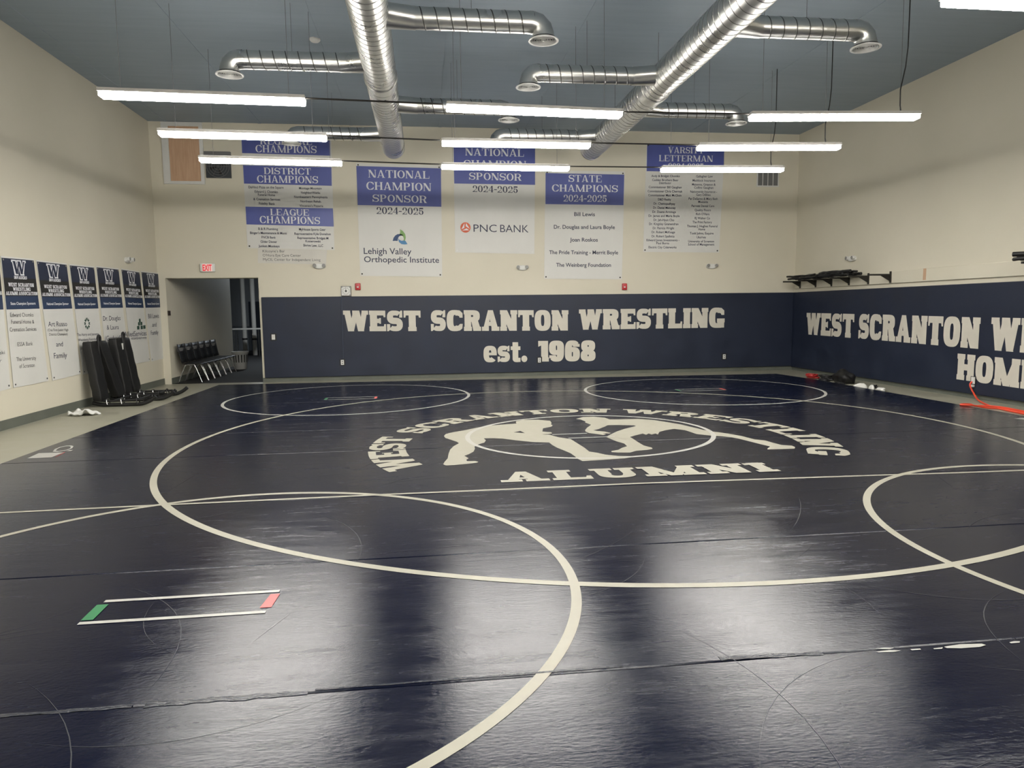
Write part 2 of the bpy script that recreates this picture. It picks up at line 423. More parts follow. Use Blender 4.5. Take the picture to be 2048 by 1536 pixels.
        P += ringp(T*0.55+0.02, 0.70, T*0.5, 0.10, 0.001, 0.001, 0, 360, 2, 12)
    elif ch == '4':
        w = W*0.86; P.append(rc(w*0.56, 0, w*0.56+T, 1)); P.append(rc(w*0.56-s*0.8, 0, w*0.56+T+s*0.8, h)); P.append(rc(0, 0.24, w, 0.24+t)); P.append([(0, 0.24+t*0.6), (tn, 0.24+t*0.6), (w*0.56+T*0.6, 1), (w*0.56+T*0.2, 1)])
    elif ch == '5':
        w = W*0.84; P.append(rc(w*0.10, 0.80, w*0.90, 1)); P.append(rc(w*0.10, 0.48, w*0.10+tn*1.1, 1)); P += ringp(w*0.47, 0.32, w*0.47, 0.33, w*0.47-T, 0.33-t, -150, 148, e, 22)
        P += ringp(T*0.5, 0.26, T*0.5, 0.10, 0.001, 0.001, 0, 360, 2, 12)
    elif ch == '1':
        w = T+0.14; P.append(rc(0.14, 0, 0.14+T, 1)); P.append([(0, 0.72), (0.14, 0.78), (0.14, 1), (0, 1)] if st['T'] > 0.25 else [(0, 0.82), (0.14, 0.84), (0.14, 1), (0.1, 0.92)]); P.append(rc(0.14-s, 0, 0.14+T+s, h))
    elif ch in '96':
        w = W*0.88; q = ringp(w/2, 0.66, w*0.5, 0.35, w*0.5-T, 0.35-t, 0, 360, e, 28)
        q += ringp(w/2, 0.5, w*0.5, 0.51, w*0.5-T, 0.51-t, -140, 0, e, 18); q.append(rc(w-T, 0.48, w, 0.68)); q.append(rc(0.01, 0.16, T*0.9, 0.30))
        P += q if ch == '9' else [[(w-x, 1-y) for x, y in p] for p in q]
    elif ch == '8':
        w = W*0.88; P += ringp(w/2, 0.735, w*0.47, 0.275, w*0.47-T*0.92, 0.275-t, 0, 360, e, 28); P += ringp(w/2, 0.27, w*0.5, 0.28, w*0.5-T, 0.28-t, 0, 360, e, 28)
    elif ch == '-':
        w = W*0.5; P.append(rc(0, 0.36, w, 0.36+max(t, 0.12)))
    elif ch == '.':
        w = 0.32; P += ringp(0.16, 0.15, 0.16, 0.16, 0.001, 0.001, 0, 360, 2, 18)
    elif ch == 'e':
        w = 0.70; P += ringp(w/2, 0.39, w/2, 0.40, w/2-T*0.85, 0.40-t*0.9, 0, 318, e, 30); P.append(rc(0.1, 0.33, w-0.02, 0.33+0.13)); P.append(rc(w-T*0.85, 0.33, w, 0.42))
    elif ch == 's':
        w0, q = glyph('S', dict(st, t=st['t']*1.15)); w = w0*0.86; P += [[(x*0.86, y*0.79) for x, y in p] for p in q]
    elif ch == 't':
        w = 0.52; P.append(rc(0.10, 0.10, 0.10+T*0.9, 0.96)); P.append(rc(0, 0.58, w, 0.76)); P += ringp(0.34, 0.2, 0.24, 0.21, 0.03, 0.02, 180, 300, e, 8)
        P.append([(0.30, -0.01), (w, 0.0), (w, 0.2), (0.30, 0.2)])
    else:
        w = W*0.45
    return w, P

HEAVY = dict(T=0.335, t=0.235, tn=0.285, s=0.035, h=0.20, e=2.8, W=0.83, fl=0.15, gap=0.045)
HEAVYN = dict(HEAVY, W=0.74, T=0.28)
MATF = dict(T=0.30, t=0.20, tn=0.25, s=0.10, h=0.20, e=2.3, W=0.95, fl=0.17, gap=0.07)
ROMAN = dict(T=0.20, t=0.065, tn=0.075, s=0.075, h=0.055, e=2.0, W=0.86, fl=0.06, gap=0.085)
BLOCK = dict(T=0.28, t=0.18, tn=0.22, s=0.05, h=0.16, e=2.6, W=0.80, fl=0.12, gap=0.08)

def layout(txt, st):
    x, out = 0.0, []
    for i, ch in enumerate(txt):
        if ch == ' ': x += st['W']*0.55; continue
        w, P = glyph(ch, st)
        out += [[(px+x, py) for px, py in p] for p in P]
        x += w+st['gap']
    return x-st['gap'], out

_cache = {}
def sans(txt, bold=0.0):
    key = (txt, bold)
    if key in _cache: return _cache[key]
    cu = bpy.data.curves.new('t', 'FONT'); cu.body = txt; cu.size = 1; cu.resolution_u = 3; cu.offset = bold
    ob = bpy.data.objects.new('t', cu); scene.collection.objects.link(ob)
    dg_ = bpy.context.evaluated_depsgraph_get(); me = ob.evaluated_get(dg_).to_mesh()
    V = [(v.co.x, v.co.y) for v in me.vertices]; F = [tuple(p.vertices) for p in me.polygons]
    ob.evaluated_get(dg_).to_mesh_clear(); bpy.data.objects.remove(ob); bpy.data.curves.remove(cu)
    x0 = min(v[0] for v in V); x1 = max(v[0] for v in V); k = 1/0.727
    V = [((x-x0)/(x1-x0), y*k) for x, y in V]
    _cache[key] = (V, F); return V, F

def put_slab(mb, plane, off, txt, st, a, b, h, k=0):
    """capitals from point a to point b (baseline) on a wall plane, cap height h"""
    w, P = layout(txt, st); d = (b[0]-a[0], b[1]-a[1])
    for i, p in enumerate(P):
        mb.poly([plane(a[0]+d[0]*x/w, a[1]+d[1]*x/w+y*h, off+(i % 48)*6e-5) for x, y in p], k)
def put_sans(mb, plane, off, txt, a, b, h, bold=0.0, k=0):
    V, F = sans(txt, bold); d = (b[0]-a[0], b[1]-a[1])
    mb.add([plane(a[0]+d[0]*x, a[1]+d[1]*x+y*h, off) for x, y in V], F, k)

# ------------------------------------------------------------------ the room
DX0, DX1, DZ, JY = -5.80, -3.765, 2.425, 17.40       # doorway and far face of the back wall
f = MB().box(XL-0.3, XR+0.3, YF-0.3, D+0.02, -0.2, 0).build('floor', FLOOR); struct(f)
struct(MB().box(XL-0.3, XR+0.3, YF-0.3, JY, HC, HC+0.2).build('ceiling', CEIL))
for i in range(7):
    x = -5.6+2.03*i
    struct(MB().box(x-0.035, x+0.035, YF, D, HC-0.006, HC).build('trim_%d' % (i+1), CEIL))
struct(MB().box(XL-0.3, XL, YF-0.3, D, 0, HC).build('wall_left', WALL))
struct(MB().box(XR, XR+0.3, YF-0.3, JY, 0, HC).build('wall_right', WALL))
struct(MB().box(XL, XR, YF-0.3, YF, 0, HC).build('wall_front', WALL))
wb = MB()
wb.box(XL-0.3, DX0, D, JY, 0, HC); wb.box(DX1, XR, D, JY, 0, HC); wb.box(DX0, DX1, D, JY, DZ, HC)
struct(wb.build('wall_back', WALL))
struct(MB().box(XL, XL+0.012, YF, D, 0, 0.14).build('baseboard_left', BASEB))
struct(MB().box(DX0, DX0+0.010, D, JY+3, 0, 0.14).build('baseboard_jamb', BASEB))
struct(MB().box(DX1, XR, D-0.012, D, 0, 0.10).build('baseboard_back', BASEB))
struct(MB().box(XR-0.012, XR, YF, D, 0, 0.10).build('baseboard_right', BASEB))
# dark room beyond the doorway, with one added lamp
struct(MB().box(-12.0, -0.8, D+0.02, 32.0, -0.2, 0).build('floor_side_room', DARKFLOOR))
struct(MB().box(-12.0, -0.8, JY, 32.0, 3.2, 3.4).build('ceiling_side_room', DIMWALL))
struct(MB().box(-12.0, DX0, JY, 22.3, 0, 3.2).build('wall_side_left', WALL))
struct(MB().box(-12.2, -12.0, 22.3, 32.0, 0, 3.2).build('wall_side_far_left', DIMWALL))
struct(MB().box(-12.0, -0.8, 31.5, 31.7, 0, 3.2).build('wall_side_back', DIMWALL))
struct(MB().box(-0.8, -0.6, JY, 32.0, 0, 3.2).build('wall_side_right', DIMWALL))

# ------------------------------------------------------------------ wall pads with lettering
pd = thing('wall_pad', (2.85, D-0.03, 0.10), 'long navy padding on the back wall reading WEST SCRANTON WRESTLING est. 1968', 'wall pad')
MB().rbox(-3.71, XR-0.0555, D-0.055, D-0.002, 0.10, 1.975, 0.012).build('padding', PAD, pd)
m = MB()
put_slab(m, PB, 0.058, 'WEST', HEAVY, (-1.87,1.162),(-0.067,1.14),0.485); m.build('lettering', TAN, pd); m = MB()
put_slab(m, PB, 0.058, 'SCRANTON', HEAVY, (0.171,1.137),(3.516,1.098),0.495); m.build('lettering', TAN, pd); m = MB()
put_slab(m, PB, 0.058, 'WRESTLING', HEAVY, (3.779,1.112),(7.511,1.113),0.496)
m.build('lettering', TAN, pd)
m = MB()
put_slab(m, PB, 0.058, 'est.', HEAVY, (1.421,0.366),(2.49,0.35),0.500); m.build('lettering', TAN, pd); m = MB()
put_slab(m, PB, 0.058, '1968', HEAVY, (2.763,0.35),(4.195,0.339),0.505)
m.build('lettering', TAN, pd)

pr = thing('wall_pad', (XR-0.03, 11.0, 0.10), 'navy padding on the right wall reading WEST SCRANTON W and HOME', 'wall pad')
MB().rbox(XR-0.055, XR-0.002, 2.0, D-0.002, 0.08, 1.975, 0.012).build('padding', PAD, pr)
m = MB()
put_slab(m, PR, 0.058, 'WEST', HEAVY, (16.22, 0.935), (14.29, 0.915), 0.525); m.build('lettering', TAN, pr); m = MB()
put_slab(m, PR, 0.058, 'SCRANTON', HEAVY, (14.12, 0.915), (10.78, 0.865), 0.53); m.build('lettering', TAN, pr); m = MB()
put_slab(m, PR, 0.058, 'WRESTLING', HEAVY, (10.55, 0.86), (6.85, 0.83), 0.54)
m.build('lettering', TAN, pr)
m = MB(); put_slab(m, PR, 0.058, 'HOME', HEAVY, (11.25, 0.305), (9.56, 0.285), 0.455); m.build('lettering', TAN, pr)

# ------------------------------------------------------------------ wrestling mat
mt = thing('wrestling_mat', (1.9, 7.0, 0.0), 'large glossy navy wrestling mat with white circles and wrestler emblem', 'mat')
seams = [-2.6, -0.35, 1.25, 2.83, 4.39, 5.93, 7.95, 9.47, 10.99, 12.5, 14.0]
def mat_end(y): return (-4.515, 8.37)
def mat_panel(y0, y1a, y1b):
    b = bmesh.new()
    x0, x1 = -4.515, 8.36
    if y1a > 15: x1t = 8.22
    else: x1t = x1
    lo = [b.verts.new(p) for p in ((x0, y0+0.002, 0.0), (x1, y0+0.002, 0.0), (x1t, y1b-0.002, 0.0), (x0, y1a-0.002, 0.0))]
    hi = [b.verts.new((v.co.x, v.co.y, MZ)) for v in lo]
    b.faces.new(lo[::-1]); b.faces.new(hi)
    for i in range(4): b.faces.new((lo[i], lo[(i+1) % 4], hi[(i+1) % 4], hi[i]))
    bmesh.ops.bevel(b, geom=[e for e in b.edges if all(v.co.z > 0.01 for v in e.verts)], offset=0.009, segments=3, profile=0.5, affect='EDGES')
    me = bpy.data.meshes.new('mat_panel'); b.to_mesh(me); b.free()
    for v in me.vertices: v.co -= mt.location
    me.materials.append(VINYL)
    o = bpy.data.objects.new('mat_panel', me); scene.collection.objects.link(o); o.parent = mt
for i in range(len(seams)):
    y0 = seams[i]
    if i+1 < len(seams): mat_panel(y0, seams[i+1], seams[i+1])
    else: mat_panel(y0, 16.03, 15.52)
def PM(x, y, off=0.0): return (x, y, MZ+0.0012+off)
def circle_line(name, cx, cy, rf, w, k, level, a0=0, a1=2*PI, n=160):
    A, B_ = [], []
    for i in range(n+1):
        t = a0+(a1-a0)*i/n; r = rf(t)
        A.append(PM(cx+(r+w/2)*math.cos(t), cy+(r+w/2)*math.sin(t), level)); B_.append(PM(cx+(r-w/2)*math.cos(t), cy+(r-w/2)*math.sin(t), level))
    return MB().strip(A, B_).build(name, k, mt)
def big_r(t): return 4.849+0.031*math.cos(2*t)-0.033*math.sin(2*t)+0.027*math.cos(3*t)+0.006*math.sin(3*t)-0.014*math.cos(4*t)+0.028*math.sin(4*t)
circle_line('circle_line', 2.02, 8.44, big_r, 0.062, LINE, 0.0008, n=240)
circle_line('circle_line', -1.30, 4.02, lambda t: 2.136-0.004*math.cos(2*t), 0.056, LINE, 0.0004)
circle_line('circle_line', 5.29, 3.86, lambda t: 2.19-0.044*math.cos(2*t), 0.056, LINE, 0.0004)
circle_line('circle_line', -1.363, 13.01, lambda t: 2.168+0.019*math.sin(2*t), 0.052, WHITELINE, 0.0004)
circle_line('circle_line', 5.24, 12.76, lambda t: 2.168+0.038*math.cos(2*t), 0.052, WHITELINE, 0.0004)
circle_line('circle_line', 2.05, 8.54, lambda t: 1.505+0.041*math.cos(2*t)+0.044*math.sin(2*t), 0.058, WHITELINE, 0.0012)
# arched words and straight word
AC, RI, RO = (2.05, 8.036), 2.29, 2.71
for word, d0, d1 in (('WEST', 206.8, 163.3), ('SCRANTON', 156.6, 72.1), ('WRESTLING', 67.9, -29.8)):
    w, P = layout(word, MATF); m = MB()
    for ip, p in enumerate(P):
        q = []
        for j in range(len(p)):
            (xa, ya), (xb, yb) = p[j], p[(j+1) % len(p)]
            for s_ in (0, 0.5): q.append((xa+(xb-xa)*s_, ya+(yb-ya)*s_))
        m.poly([PM(AC[0]+(RI+(RO-RI)*y)*math.cos(math.radians(d0+(d1-d0)*x/w)), AC[1]+(RI+(RO-RI)*y)*math.sin(math.radians(d0+(d1-d0)*x/w)), 0.0004+(ip % 48)*5e-5) for x, y in q])
    m.build('lettering', LINE, mt)
m = MB(); put_slab(m, PM, 0.0004, 'ALUMNI', MATF, (0.67, 6.225), (3.36, 6.19), 0.39); m.build('lettering', LINE, mt)
# the two crouching wrestlers of the emblem
left_w = [(1.261,9.681),(1.374,9.793),(1.582,9.769),(1.741,9.629),(1.723,9.416),(1.698,9.353),(1.703,9.236),(1.665,9.138),(1.534,9.029),(1.486,8.788),(1.588,8.717),(1.586,8.638),(1.529,8.599),(1.448,8.6),(1.537,8.541),(1.608,8.362),(1.734,8.205),(1.753,7.96),(1.777,7.658),(1.78,7.434),(1.841,7.369),(1.916,7.24),(2.032,7.152),(2.229,7.101),(2.059,7.022),(1.819,6.992),(1.596,6.97),(1.575,7.085),(1.571,7.21),(1.559,7.378),(1.524,7.525),(1.472,7.715),(1.447,7.884),(1.44,8.038),(1.252,8.105),(1.071,8.247),(0.933,8.384),(0.818,8.439),(0.699,8.448),(0.713,8.314),(0.681,8.174),(0.636,8.121),(0.584,8.045),(0.548,7.945),(0.545,7.83),(0.517,7.667),(0.46,7.543),(0.402,7.459),(0.441,7.325),(0.41,7.247),(0.416,7.183),(0.498,7.177),(0.53,7.129),(0.511,7.085),(0.418,7.055),(0.277,7.02),(0.188,7.018),(0.164,7.068),(0.177,7.168),(0.219,7.355),(0.238,7.61),(0.263,7.825),(0.31,8.019),(0.38,8.188),(0.362,8.285),(0.281,8.462),(0.231,8.571),(0.219,8.71),(0.245,8.846),(0.337,8.959),(0.495,9.078),(0.676,9.253),(0.832,9.383),(1.054,9.447),(1.242,9.486),(1.245,9.579)]
left_hole = [(1.117,8.801),(1.214,8.893),(1.246,8.711)]
right_w = [(2.133,9.731),(2.276,9.889),(2.436,9.885),(2.565,9.764),(2.591,9.593),(2.713,9.568),(2.996,9.557),(3.169,9.431),(3.302,9.203),(3.407,8.997),(3.477,8.758),(3.536,8.539),(3.593,8.394),(3.662,8.315),(3.757,8.156),(3.821,8.02),(3.872,7.78),(3.96,7.7),(3.981,7.541),(4.01,7.405),(4.104,7.34),(4.096,7.261),(4.045,7.181),(3.888,7.182),(3.735,7.194),(3.753,7.235),(3.842,7.343),(3.811,7.448),(3.769,7.63),(3.718,7.829),(3.669,7.949),(3.579,8.039),(3.509,8.08),(3.42,8.165),(3.341,8.25),(3.322,8.418),(3.303,8.546),(3.202,8.664),(3.054,8.58),(2.943,8.484),(2.863,8.307),(2.855,8.379),(2.786,8.322),(2.772,8.395),(2.714,8.315),(2.7,8.408),(2.582,8.312),(2.476,8.21),(2.475,8.045),(2.471,7.856),(2.472,7.657),(2.524,7.519),(2.508,7.454),(2.438,7.412),(2.295,7.383),(2.204,7.303),(2.079,7.326),(2.013,7.365),(2.025,7.417),(2.12,7.471),(2.196,7.58),(2.274,7.653),(2.286,7.811),(2.235,7.963),(2.209,8.128),(2.19,8.265),(2.266,8.387),(2.416,8.608),(2.569,8.78),(2.786,8.973),(2.775,9.024),(2.579,9.095),(2.433,9.108),(2.365,9),(2.245,8.844),(2.151,8.756),(2.184,8.705),(2.269,8.636),(2.32,8.517),(2.281,8.489),(2.218,8.537),(2.242,8.461),(2.189,8.402),(2.128,8.483),(2.049,8.57),(2.031,8.683),(2.049,8.791),(2.118,8.97),(2.224,9.19),(2.189,9.391),(2.215,9.472),(2.185,9.675)]
def filled(outline, holes=()):
    b = bmesh.new(); es = []
    for loop in (outline,)+tuple(holes):
        vs_ = [b.verts.new(PM(x, y, 0.0004)) for x, y in loop]
        es += [b.edges.new((vs_[i], vs_[(i+1) % len(vs_)])) for i in range(len(vs_))]
    bmesh.ops.triangle_fill(b, use_beauty=True, use_dissolve=False, edges=es)
    b.verts.index_update()
    mb = MB().add([v.co[:] for v in b.verts], [[v.index for v in f_.verts] for f_ in b.faces]); b.free(); return mb
filled(left_w, (left_hole,)).build('wrestler_emblem', LINE, mt)
filled(right_w).build('wrestler_emblem', LINE, mt)
# starting lines
def bar(x0, y0, x1, y1, w, k, sk=0.0):
    return MB().poly([PM(x0-sk/2, y0-w/2, 0.0016), PM(x1-sk/2, y1-w/2, 0.0016), PM(x1+sk/2, y1+w/2, 0.0016), PM(x0+sk/2, y0+w/2, 0.0016)]).build('starting_line', k, mt)
bar(-1.775, 3.945, -0.845, 3.945, 0.032, WHITELINE); bar(-1.785, 3.67, -0.862, 3.67, 0.032, WHITELINE)
MB().poly([PM(-1.79, 3.705, .0016), PM(-1.73, 3.705, .0016), PM(-1.735, 3.90, .0016), PM(-1.795, 3.90, .0016)]).build('starting_line', GREEN, mt)
MB().poly([PM(-0.905, 3.725, .0016), PM(-0.845, 3.725, .0016), PM(-0.835, 3.905, .0016), PM(-0.885, 3.905, .0016)]).build('starting_line', RED, mt)
bar(1.57, 8.545, 2.02, 8.555, 0.035, WHITELINE); bar(1.72, 8.265, 2.30, 8.27, 0.035, WHITELINE)
for cx, cy in ((-1.345, 12.9), (5.24, 12.78)):
    bar(cx-0.46, cy+0.14, cx+0.46, cy+0.14, 0.035, WHITELINE); bar(cx-0.46, cy-0.14, cx+0.46, cy-0.14, 0.035, WHITELINE)
    MB().poly([PM(cx+0.42, cy-0.12, .0016), PM(cx+0.47, cy-0.12, .0016), PM(cx+0.47, cy+0.12, .0016), PM(cx+0.42, cy+0.12, .0016)]).build('starting_line', RED, mt)
    MB().poly([PM(cx-0.47, cy-0.12, .0016), PM(cx-0.42, cy-0.12, .0016), PM(cx-0.42, cy+0.12, .0016), PM(cx-0.47, cy+0.12, .0016)]).build('starting_line', GREEN, mt)
# tapes over the seams
tp = [(-3.615,5.918),(-3.398,5.924),(-2.154,5.948),(-1.48,5.958),(-0.336,5.973),(0.629,5.97),(1.888,5.976),(2.921,5.938),(4.259,5.89),(4.851,5.857),(5.602,5.838),(6.178,5.821)]
m = MB().strip([PM(x, y+0.02, 0.0006) for x, y in tp], [PM(x, y-0.02, 0.0006) for x, y in tp]); m.build('seam_tape', LINE, mt)
def ragged(pts_, w, k, seed):
    r = random.Random(seed); A, B_ = [], []
    for i in range(len(pts_)-1):
        (xa, ya), (xb, yb) = pts_[i], pts_[i+1]; n = 14
        for j in range(n):
            s_ = j/n; x, y = xa+(xb-xa)*s_, ya+(yb-ya)*s_
            A.append(PM(x, y+w*(0.5+r.uniform(-.2, .25)), 0.0006)); B_.append(PM(x, y-w*(0.5+r.uniform(-.2, .2)), 0.0006))
    return MB().strip(A, B_).build('seam_tape', k, mt)
ragged([(-1.151,2.831),(-0.464,2.831)], 0.035, TAPE, 1)
ragged([(-1.836,2.833),(-1.151,2.831)], 0.022, TAPE, 4)
ragged([(1.281,2.85),(1.795,2.829)], 0.030, TAPE, 2)
ragged([(-0.487,2.85),(0.933,2.848)], 0.014, TAPE, 3)
for q in ([(2.02,2.83),(2.062,2.834),(2.107,2.826),(2.081,2.818)], [(2.003,2.805),(2.076,2.81),(2.124,2.799),(2.086,2.792),(2.012,2.797)], [(2.172,2.804),(2.22,2.803),(2.218,2.793),(2.173,2.793)], [(2.34,2.803),(2.427,2.814),(2.532,2.804),(2.541,2.789),(2.5,2.777),(2.406,2.778),(2.343,2.789)], [(2.668,2.798),(2.698,2.804),(2.724,2.799),(2.711,2.787),(2.666,2.787)], [(2.281,2.796),(2.331,2.799),(2.317,2.786),(2.279,2.788)]):
    MB().poly([PM(x, y, 0.001) for x, y in q]).build('worn_patch', WHITELINE, mt)
sm_ = MB(); r_ = random.Random(21)
for k in range(110):
    cx, cy = r_.uniform(-4.2, 7.5), 1.3+9.5*r_.random()**1.5; L_ = r_.uniform(0.25, 1.6); a0 = r_.choice((r_.uniform(0, PI), r_.gauss(0.5, 0.3))); cv = r_.uniform(-0.55, 0.55); w = r_.uniform(0.0010, 0.0030)
    P_ = []
    for i in range(13):
        u = i/12; a = a0+cv*(u-0.5)
        P_.append((cx+(u-0.5)*L_*math.cos(a0)-(u-0.5)**2*cv*L_*math.sin(a0)*1.2, cy+(u-0.5)*L_*math.sin(a0)+(u-0.5)**2*cv*L_*math.cos(a0)*1.2, a))
    if min(p[1] for p in P_) < 0.9 or min(p[0] for p in P_) < -4.4: continue
    sm_.strip([PM(x-w*math.sin(a)*math.sin(PI*i/12), y+w*math.cos(a)*math.sin(PI*i/12), 0.0002) for i, (x, y, a) in enumerate(P_)], [PM(x+w*math.sin(a)*math.sin(PI*i/12), y-w*math.cos(a)*math.sin(PI*i/12), 0.0002) for i, (x, y, a) in enumerate(P_)])
o_ = sm_.build('scuff_marks', mat('pale_scuff', (0.042, 0.044, 0.055), 0.26, var=0.1), mt); o_['kind'] = 'stuff'
# printed maker mark by the mat's left edge
MB().poly([PM(x, y, 0.0004) for x, y in [(-4.372,8.187),(-4.402,8.485),(-4.128,8.478),(-4.126,8.196)]]).build('printed_mark', WHITELINE, mt)
MB().poly([PM(x, y, 0.0005) for x, y in [(-4.09,8.217),(-4.121,8.491),(-4.131,8.493),(-4.094,8.204)]]).build('printed_mark', RED, mt)
q = [(-4.282,8.543),(-4.339,8.703),(-4.347,8.837),(-4.315,8.918),(-4.261,8.924),(-4.205,8.866),(-4.153,8.723),(-4.152,8.616),(-4.181,8.546),(-4.222,8.517)]
c_ = (sum(p[0] for p in q)/len(q), sum(p[1] for p in q)/len(q)); q.append(q[0])
MB().strip([PM(x, y, 0.0004) for x, y in q], [PM(c_[0]+(x-c_[0])*0.72, c_[1]+(y-c_[1])*0.72, 0.0004) for x, y in q]).build('printed_mark', WHITELINE, mt)
MB().poly([PM(x, y, 0.0004) for x, y in [(-4.14,8.546),(-4.137,8.613),(-4.094,8.62),(-4.089,8.544)]]).build('printed_mark', WHITELINE, mt)
MB().poly([PM(x, y, 0.0004) for x, y in [(8.01,8.576),(8.279,8.603),(8.32,8.549),(8.101,8.415)]]).build('printed_mark', WHITELINE, mt)

# ------------------------------------------------------------------ ceiling strip lights
def fixture(label, x0, y0, x1, y1, proto=None):
    loc = ((x0+x1)/2, (y0+y1)/2, 4.10); rz = math.atan2(y1-y0, x1-x0)
    if proto is None:
        r = thing('strip_light', (0, 0, 4.10), label, 'light', 'strip lights hanging in rows')
        hl = 1.13
        h_ = MB(); h_.box(-hl, hl, -0.088, 0.088, 4.125, 4.162)
        h_.build('housing', HOUSE, r)
        MB().rbox(-hl+0.006, hl-0.006, -0.078, 0.078, 4.068, 4.128, 0.014, 3).build('diffuser', LAMPON, r)
        MB().rbox(-hl+0.02, hl-0.02, -0.06, 0.06, 4.161, 4.170, 0.003, 1).build('added_uplight_strip', UPFILL_ON, r)  # added glowing strip that lifts the ceiling and upper walls
        for sx in (-0.93, 0.93):
            MB().tube([(sx, 0.075, 4.160), (sx, 0.1, HC)], 0.003, 6).build('hanger_cable', VENTGREY, r)
    else:
        r = copy_tree(proto); r['label'] = label
    r.location = loc; r.rotation_euler = (0, 0, rz)
    return r
rows = [('row nearest the back wall', [(-3.55, 12.25, -1.30, 12.36), (0.37, 12.53, 2.64, 12.55), (4.31, 12.52, 6.59, 12.39)]),
        ('middle of the three visible rows', [(-3.56, 10.54, -1.33, 10.63), (0.32, 10.80, 2.61, 10.79), (4.31, 10.80, 6.57, 10.61)]),
        ('front of the three visible rows', [(-3.57, 8.76, -1.34, 8.85), (0.31, 8.95, 2.63, 9.10), (4.32, 9.06, 6.59, 8.86)])]
cols = ['strip light nearest the left wall in the %s', 'strip light between the two ducts in the %s', 'strip light nearest the right wall in the %s']
pf = None; fixtures = []
for rn, fx in rows:
    for c, a in zip(cols, fx):
        o = fixture(c % rn, *a, proto=pf); pf = pf or o; fixtures.append(o)
    for (a, b), lab in zip(((fx[0], fx[1]), (fx[1], fx[2])), ('dark rod from left to centre strip light, %s', 'dark rod from centre to right strip light, %s')):
        tag(MB().tube([(a[2]+0.005, a[3], 4.145), (b[0]-0.005, b[1], 4.145)], 0.011, 8).build('connecting_rod', DARKMETAL), lab % rn, 'rod', 'rods joining the strip lights')
fixture('strip light at the top right corner, cut off by the picture edge', 4.31, 5.53, 6.57, 5.53, pf)
fixture('strip light over the near mat between the ducts', 0.33, 5.53, 2.6, 5.53, pf)
fixture('strip light over the near mat by the left wall', -3.56, 5.53, -1.3, 5.53, pf)
for i, yy in enumerate((3.0, 0.6)):  # rows out of view, added to light the foreground
    for c, x in zip(cols, (-3.56, 0.33, 4.31)):
        fixture(c % ('added unseen row overhead of the camera', 'added unseen row behind the camera')[i], x, yy, x+2.26, yy, pf)
for i, (x, y, rn) in enumerate(((6.40, 12.41, 'nearest the back wall'), (6.38, 10.63, 'second from the back wall'), (6.38, 8.88, 'third from the back wall'))):
    tag(MB().tube([(x+0.03, y, HC), (x+0.032, y, 5.0), (x+0.01, y, 4.75), (x-0.05, y, 4.45), (x-0.045, y, 4.25), (x-0.03, y, 4.172)], 0.008, 6).build('power_cord', BLACK),
        'black power cord dropping to the right-hand strip light ' + rn, 'cord', 'power cords of the strip lights')

# ------------------------------------------------------------------ spiral ducts
def helix_tube(axis_x, axis_z, r, y0, y1, pitch, name, parent, horizontal_x=None, n=36):
    """spiral-seam pipe along y, or along x when horizontal_x=(x0,x1) and y0 is its y"""
    prof = [(0.0, 0, 0), (0.88, 0, 0), (0.895, 0.003, 1), (0.975, 0.003, 1), (0.99, 0, 0)]
    L_ = (y1-y0) if horizontal_x is None else (horizontal_x[1]-horizontal_x[0])
    turns = int(math.ceil(L_/pitch))+1; K = turns*n+1
    V, F, Mi = [], [], []
    for fr, dr, _ in prof:
        for k in range(K+n):
            a = 2*PI*k/n; d = pitch*(k/n+fr); d = min(max(d-pitch*0.5, 0), L_)
            c, s_ = math.cos(a)*(r+dr), math.sin(a)*(r+dr)
            V.append((axis_x+c, y0+d, axis_z+s_) if horizontal_x is None else (horizontal_x[0]+d, y0+c, axis_z+s_))
    M_ = K+n
    for i in range(len(prof)):
        for k in range(M_-1):
            if i < len(prof)-1: F.append((i*M_+k, i*M_+k+1, (i+1)*M_+k+1, (i+1)*M_+k))
            elif k+n+1 < M_: F.append((i*M_+k, i*M_+k+1, k+n+1, k+n))
            else: continue
            Mi.append(1 if prof[i][2] and i in (2,) else 0)
    mb = MB(); mb.v, mb.f, mb.m = V, F, Mi
    return mb.build(name, [GALV, SEAMM], parent, smooth=30)
